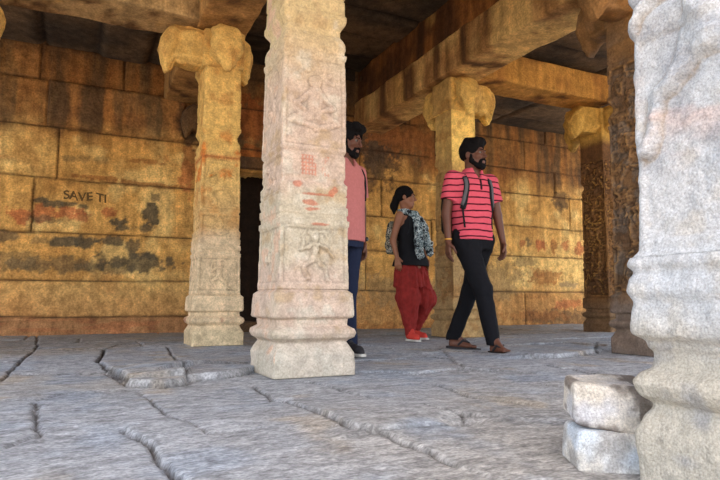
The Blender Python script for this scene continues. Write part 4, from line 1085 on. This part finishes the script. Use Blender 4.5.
# ------------------------------------------------------------------ the woman
def make_woman():
    root = person_root('woman in black sleeveless top, printed scarf and red baggy trousers, looking right', 410.5, 6.12, .004)
    t = math.radians(50); Hm = frame(math.radians(80), .03); hc = A3(-.045, -.01, 1.485); fw = A3(math.sin(t), -math.cos(t), 0); Lx = A3(math.cos(t), math.sin(t), 0)
    shR, shL = A3(-.118, -.125, 1.285), A3(.095, .125, 1.285)
    elR, elL = (-.190, -.140, 1.020), (.150, .150, 1.040); wrR, wrL = (-.150, -.170, .845), (.165, .060, .850)
    B = Field((-.34, -.42, -.02), (.36, .36, 1.66), .0060)
    w = put_head(B, hc, Hm, .96, neck=(-.03, 0, 1.30), fem=True)
    B.loft([(.74, 0, 0, .150, .115, t), (.85, 0, 0, .150, .110, t), (1.02, -.005, 0, .122, .090, t), (1.18, -.01, 0, .140, .105, t), (1.28, -.015, 0, .130, .075, t), (1.32, -.02, 0, .06, .05, t)], k=.02)
    upper(B, shR, shL, elR, elL, wrR, wrL, .84)
    put_hand(B, wrR, (.12, -.05, -1), (.9, -.35, 0), (.3, .9, 0), -1, .92, .5); put_hand(B, wrL, (.05, -.1, -1), (.8, -.5, 0), (-.5, -.8, 0), 1, .92, .5)
    hipR, hipL = (-.055, -.06, .74), (.055, .06, .74); knR, knL = (-.03, -.10, .44), (.150, .05, .43); anR, anL = (-.015, -.095, .095), (.055, .20, .10)
    for hp, kn, an in ((hipR, knR, anR), (hipL, knL, anL)): B.chain([(hp, .075), (kn, .048), (an, .031)], k=.03)
    heR, toR = (-.035, -.075, .036), (.050, -.225, .034); heL, toL = (.030, .215, .036), (.165, .090, .034)
    for an, he, to in ((anR, heR, toR), (anL, heL, toL)): B.cap(an, A3(*he) + A3(0, 0, .02), .03, .028, k=.02); B.cap(A3(*he) + A3(.01, 0, 0), A3(*to) * .8 + A3(*he) * .2, .026, .020, k=.02)
    B.mesh('body', M_SKIN2, root); eyes(root, w, Hm, .96); head_hair(root, hc, Hm, M_HAIR, 'woman', .98)
    T = Field((-.32, -.36, .04), (.36, .38, .96), .0060)
    fold = lambda P: (np.sin(np.arctan2(P[..., 1], P[..., 0]) * 17 + P[..., 2] * 5) * .006 + fbm(P, (10, 10, 3), 3, 8) * .018)
    T.loft([(.56, .0, 0, .196, .160, t), (.70, 0, 0, .180, .145, t), (.77, 0, 0, .150, .110, t), (.88, 0, 0, .135, .092, t)], k=.03, fold=fold)
    T.cap(hipR, knR, .105, .112, k=.06); T.cap(knR, (anR[0], anR[1], .09), .106, .050, k=.04, clip=[((0, 0, .055), (0, 0, -1))])
    T.cap(hipL, knL, .105, .108, k=.06); T.cap(knL, (anL[0], anL[1], .09), .100, .045, k=.04, clip=[((0, 0, .065), (0, 0, -1))])
    T.wobble(.030, (15, 15, 3), 4); T.wobble(.007, (34, 34, 7), 14)
    T.mesh('baggy_trousers', M_RED, root)
    S = Field((-.28, -.28, .70), (.28, .28, 1.36), .0058)
    S.loft([(.765, 0, 0, .206, .178, t), (.82, 0, 0, .192, .160, t), (.90, 0, 0, .160, .120, t), (1.02, -.005, 0, .138, .104, t), (1.16, -.01, 0, .150, .122, t), (1.24, -.012, 0, .128, .100, t), (1.315, -.016, 0, .105, .068, t)], k=.02, fold=lambda P: fbm(P, (7, 7, 7), 3, 2) * .012)
    S.cap(A3(-.02, 0, 1.36) + fw * .03, A3(-.02, 0, 1.26) + fw * .12, .06, .05, k=.01, op='s')
    top = S.mesh('top', M_TOP, root)
    K = Field((-.26, -.34, .76), (.30, .26, 1.42), .0058)
    n = 14; ring = []
    for i in range(n + 1):
        a = i / n * 2 * math.pi; p = A3(-.025, 0, 1.325) + Lx * .078 * math.cos(a) + fw * (.075 * math.sin(a) + .01) - A3(0, 0, .030 * math.sin(a)); ring.append((p, .030 + .006 * math.sin(3 * a)))
    K.chain(ring, k=.01)
    K.chain([(A3(-.02, 0, 1.30) + fw * .09, .034), (A3(-.02, 0, 1.18) + fw * .145 - Lx * .03, .045), (A3(-.01, 0, 1.02) + fw * .150 - Lx * .045, .046), (A3(0, 0, .86) + fw * .155 - Lx * .05, .036)], k=.02)
    K.chain([(A3(-.02, 0, 1.31) + fw * .08 + Lx * .04, .032), (A3(.0, 0, 1.16) + fw * .145 + Lx * .05, .042), (A3(.02, 0, 1.0) + fw * .155 + Lx * .065, .044), (A3(.03, 0, .90) + fw * .155 + Lx * .07, .034)], k=.015)
    K.wobble(.020, (30, 30, 6), 6); K.wobble(.008, 40, 7)
    K.mesh('scarf', M_SCARF, root)
    shoe(root, heR, toR, M_SHOE, M_SOLE, .92); shoe(root, heL, toL, M_SHOE, M_SOLE, .92)
    pk = thing('backpack', 'small backpack with a dark and beige print on the back of the woman', 'backpack', root.location[:], -TH)
    bk = -fw; c = bk * .185 + A3(-.01, 0, 0)
    Pk = Field((-.42, -.22, .84), (.12, .36, 1.30), .008)
    Pk.loft([(.90, c[0], c[1], .10, .05, t), (.93, c[0], c[1], .118, .07, t), (1.10, c[0], c[1], .118, .074, t), (1.20, c[0], c[1], .105, .055, t), (1.25, c[0], c[1], .07, .03, t)], k=.01, fold=lambda P: fbm(P, 9, 3, 5) * .012)
    pb = Pk.mesh('pack_body', M_PACK2, pk)
    Pf = Field(c + A3(-.16, -.16, .90), c + A3(.16, .16, 1.12), .008); Pf.ell(c + bk * .07 + A3(0, 0, 1.0), (.085, .03, .07), np.array([Lx, fw, A3(0, 0, 1)]), k=.01); Pf.mesh('front_pocket', M_PACK2, pb)
    bv = bvh_of(top)
    for sg in (-1, 1):
        od = [(Lx * sg * .085 + bk * (.06 - .07 * i / 4) + A3(-.015, 0, 1.8), (0, 0, -1)) for i in range(5)] + [(Lx * sg * (.085 + .03 * i / 9) + fw + A3(-.012, 0, 1.27 - .20 * i / 9), -fw) for i in range(10)]
        P, Nn = drape(bv, od); ribbon('shoulder_strap', P, Nn, .026, .006, M_PACK, pk)
    return root

# ------------------------------------------------------------------ the man behind the big pillar
def make_half_hidden_man():
    root = person_root('bearded man in dusty pink shirt and blue jeans, half hidden behind the central pillar', 347, 4.37, .004)
    t = math.radians(48); Hm = frame(math.radians(62), .22); hc = A3(.012, -.01, 1.605); fw = A3(math.sin(t), -math.cos(t), 0); Lx = A3(math.cos(t), math.sin(t), 0)
    shR, shL = A3(-.140, -.140, 1.40), A3(.085, .150, 1.395)
    elR, elL = (-.19, -.17, 1.12), (.108, .185, 1.105); wrR, wrL = (-.13, -.25, .90), (.122, .130, .855)
    B = Field((-.36, -.44, -.02), (.34, .42, 1.82), .0060)
    w = put_head(B, hc, Hm, 1.0, neck=(-.02, 0, 1.42))
    B.loft([(.84, -.02, .0, .150, .105, t), (.95, -.02, 0, .148, .100, t), (1.10, -.02, 0, .145, .095, t), (1.30, -.02, 0, .160, .105, t), (1.41, -.02, 0, .14, .085, t), (1.45, -.02, 0, .07, .06, t)], k=.02)
    upper(B, shR, shL, elR, elL, wrR, wrL, .94)
    put_hand(B, wrR, (.1, -.1, -1), (.6, -.7, 0), (.7, .6, 0), -1, 1.0, .5); put_hand(B, wrL, (.08, -.06, -1), (.6, -.8, 0), (-.8, -.5, 0), 1, 1.0, .6)
    hipR, hipL = (-.085, -.07, .88), (.035, .07, .88); knR, knL = (-.09, -.11, .49), (.010, .06, .49); anR, anL = (-.12, -.09, .10), (.020, .06, .10)
    for hp, kn, an in ((hipR, knR, anR), (hipL, knL, anL)): B.chain([(hp, .078), (kn, .050), (an, .033)], k=.03)
    heR, toR = (-.14, -.06, .038), (-.02, -.24, .036); heL, toL = (-.010, .085, .038), (.110, -.095, .036)
    for an, he, to in ((anR, heR, toR), (anL, heL, toL)): B.cap(an, A3(*he) + A3(.01, 0, .02), .032, .028, k=.02); B.cap(A3(*he) + A3(.01, 0, 0), A3(*to) * .8 + A3(*he) * .2, .026, .020, k=.02)
    B.mesh('body', M_SKIN, root); eyes(root, w, Hm); head_hair(root, hc, Hm, M_HAIR, 'curly'); beard(root, hc, Hm, M_HAIR)
    T = Field((-.32, -.34, .04), (.26, .32, 1.0), .006)
    T.loft([(.80, -.02, 0, .155, .112, t), (.95, -.02, 0, .155, .108, t)], k=.02)
    for hp, kn, an in ((hipR, knR, anR), (hipL, knL, anL)): T.cap(hp, kn, .092, .066, k=.03); T.cap(kn, (an[0], an[1], .08), .066, .056, k=.03, clip=[((0, 0, .065), (0, 0, -1))])
    T.wobble(.008, (14, 14, 9), 5); T.mesh('jeans', M_JEAN, root)
    S = Field((-.36, -.36, .78), (.30, .34, 1.52), .0058)
    S.loft([(.845, -.02, 0, .176, .128, t), (1.0, -.02, 0, .170, .122, t), (1.22, -.02, 0, .178, .124, t), (1.34, -.02, 0, .182, .122, t), (1.415, -.02, 0, .150, .098, t), (1.455, -.02, 0, .085, .075, t), (1.47, -.02, 0, .072, .068, t)], k=.02, fold=lambda P: fbm(P, (5, 5, 8), 3, 19) * .012)
    for sh, el in ((shR, elR), (shL, elL)): S.cap(sh, el, .062, .066, k=.05, clip=clipped(sh, el, .66))
    S.cap(A3(-.02, 0, 1.50) + fw * .02, A3(-.02, 0, 1.42) + fw * .10, .045, .02, k=.004, op='s')
    shirt = S.mesh('shirt', M_PINK, root); bv = bvh_of(shirt)
    W = Field(A3(*wrL) - .06, A3(*wrL) + .06, .003); W.cap(A3(*wrL) + A3(-.001, .002, .006), A3(*wrL) + A3(-.002, .006, .03), .031, k=.001, clip=[(A3(*wrL) + A3(0, 0, .028), (0, 0, 1)), (A3(*wrL) + A3(0, 0, .012), (0, 0, -1))])
    ws = W.mesh('watch_strap', M_STEEL, root)
    D = Field(A3(*wrL) - .07, A3(*wrL) + .07, .003); D.cap(A3(*wrL) + A3(.024, -.014, .020), A3(*wrL) + A3(.034, -.020, .020), .017, k=.001, clip=[(A3(*wrL) + A3(.034, -.020, .02), (.86, -.5, 0))]); D.mesh('watch_dial', M_IRIS, ws)
    shoe(root, heR, toR, M_RUBBER, M_SOLE); shoe(root, heL, toL, M_RUBBER, M_SOLE)
    pk = thing('backpack', 'black backpack of the man in dusty pink, one strap showing', 'backpack', root.location[:], -TH)
    bk = -fw; c = bk * .215 + A3(-.02, 0, 0); Pk = Field((-.48, -.12, .92), (.18, .48, 1.48), .008)
    Pk.loft([(.97, c[0], c[1], .12, .06, t), (1.0, c[0], c[1], .140, .08, t), (1.2, c[0], c[1], .140, .084, t), (1.36, c[0], c[1], .12, .06, t), (1.41, c[0], c[1], .09, .04, t)], k=.01)
    Pk.mesh('pack_body', M_PACK, pk)
    for sg in (-1, 1):
        od = [(Lx * sg * .11 + bk * (.08 - .08 * i / 4) + A3(-.02, 0, 1.8), (0, 0, -1)) for i in range(5)] + [(Lx * sg * (.112 + .032 * i / 9) + fw + A3(-.02, 0, 1.42 - .26 * i / 9), -fw) for i in range(10)]
        P, Nn = drape(bv, od); ribbon('shoulder_strap', P, Nn, .030, .007, M_PACK, pk)
    return root
make_striped_man(); make_woman(); make_half_hidden_man()
SKY=.45; SUN=5.5; SUNT=11; SUNR=-15; EXPO=1.1
# ================================================================== LIGHT, SKY, CAMERA
w = bpy.data.worlds.new('sky'); bpy.context.scene.world = w; w.use_nodes = True
nt = w.node_tree; bg = nt.nodes['Background']; sk = nt.nodes.new('ShaderNodeTexSky')
sk.sky_type = 'NISHITA'; sk.sun_disc = False; sk.sun_elevation = math.radians(58); sk.sun_rotation = math.radians(200); sk.dust_density = 2.0; sk.air_density = 1.0
mxw = nt.nodes.new('ShaderNodeMix'); mxw.data_type = 'RGBA'; mxw.inputs['Factor'].default_value = .55; nt.links.new(sk.outputs[0], mxw.inputs[6]); mxw.inputs[7].default_value = (3.2, 3.1, 3.0, 1); nt.links.new(mxw.outputs[2], bg.inputs[0]); bg.inputs[1].default_value = SKY
sl = bpy.data.lights.new('sun', 'SUN'); sl.energy = SUN; sl.angle = math.radians(1.5); sl.color = (1, .93, .82)
so = bpy.data.objects.new('sun', sl); C.objects.link(so)
so.rotation_euler = (math.radians(SUNT), 0, math.radians(SUNR))
cam = bpy.data.cameras.new('camera'); co = bpy.data.objects.new('camera', cam); C.objects.link(co)
cam.sensor_width = 36; cam.lens = FPX / 720 * 36; cam.clip_start = .02
co.location = (0, 0, EYE); co.rotation_euler = (math.pi / 2 + PIT, 0, -TH)
sc = bpy.context.scene; sc.camera = co
sc.view_settings.view_transform = 'Standard'; sc.view_settings.look = 'None'; sc.view_settings.gamma = 1; sc.view_settings.use_curve_mapping = False
sc.view_settings.exposure = EXPO
sc.cycles.max_bounces = 10; sc.cycles.diffuse_bounces = 8; sc.cycles.use_denoising = True
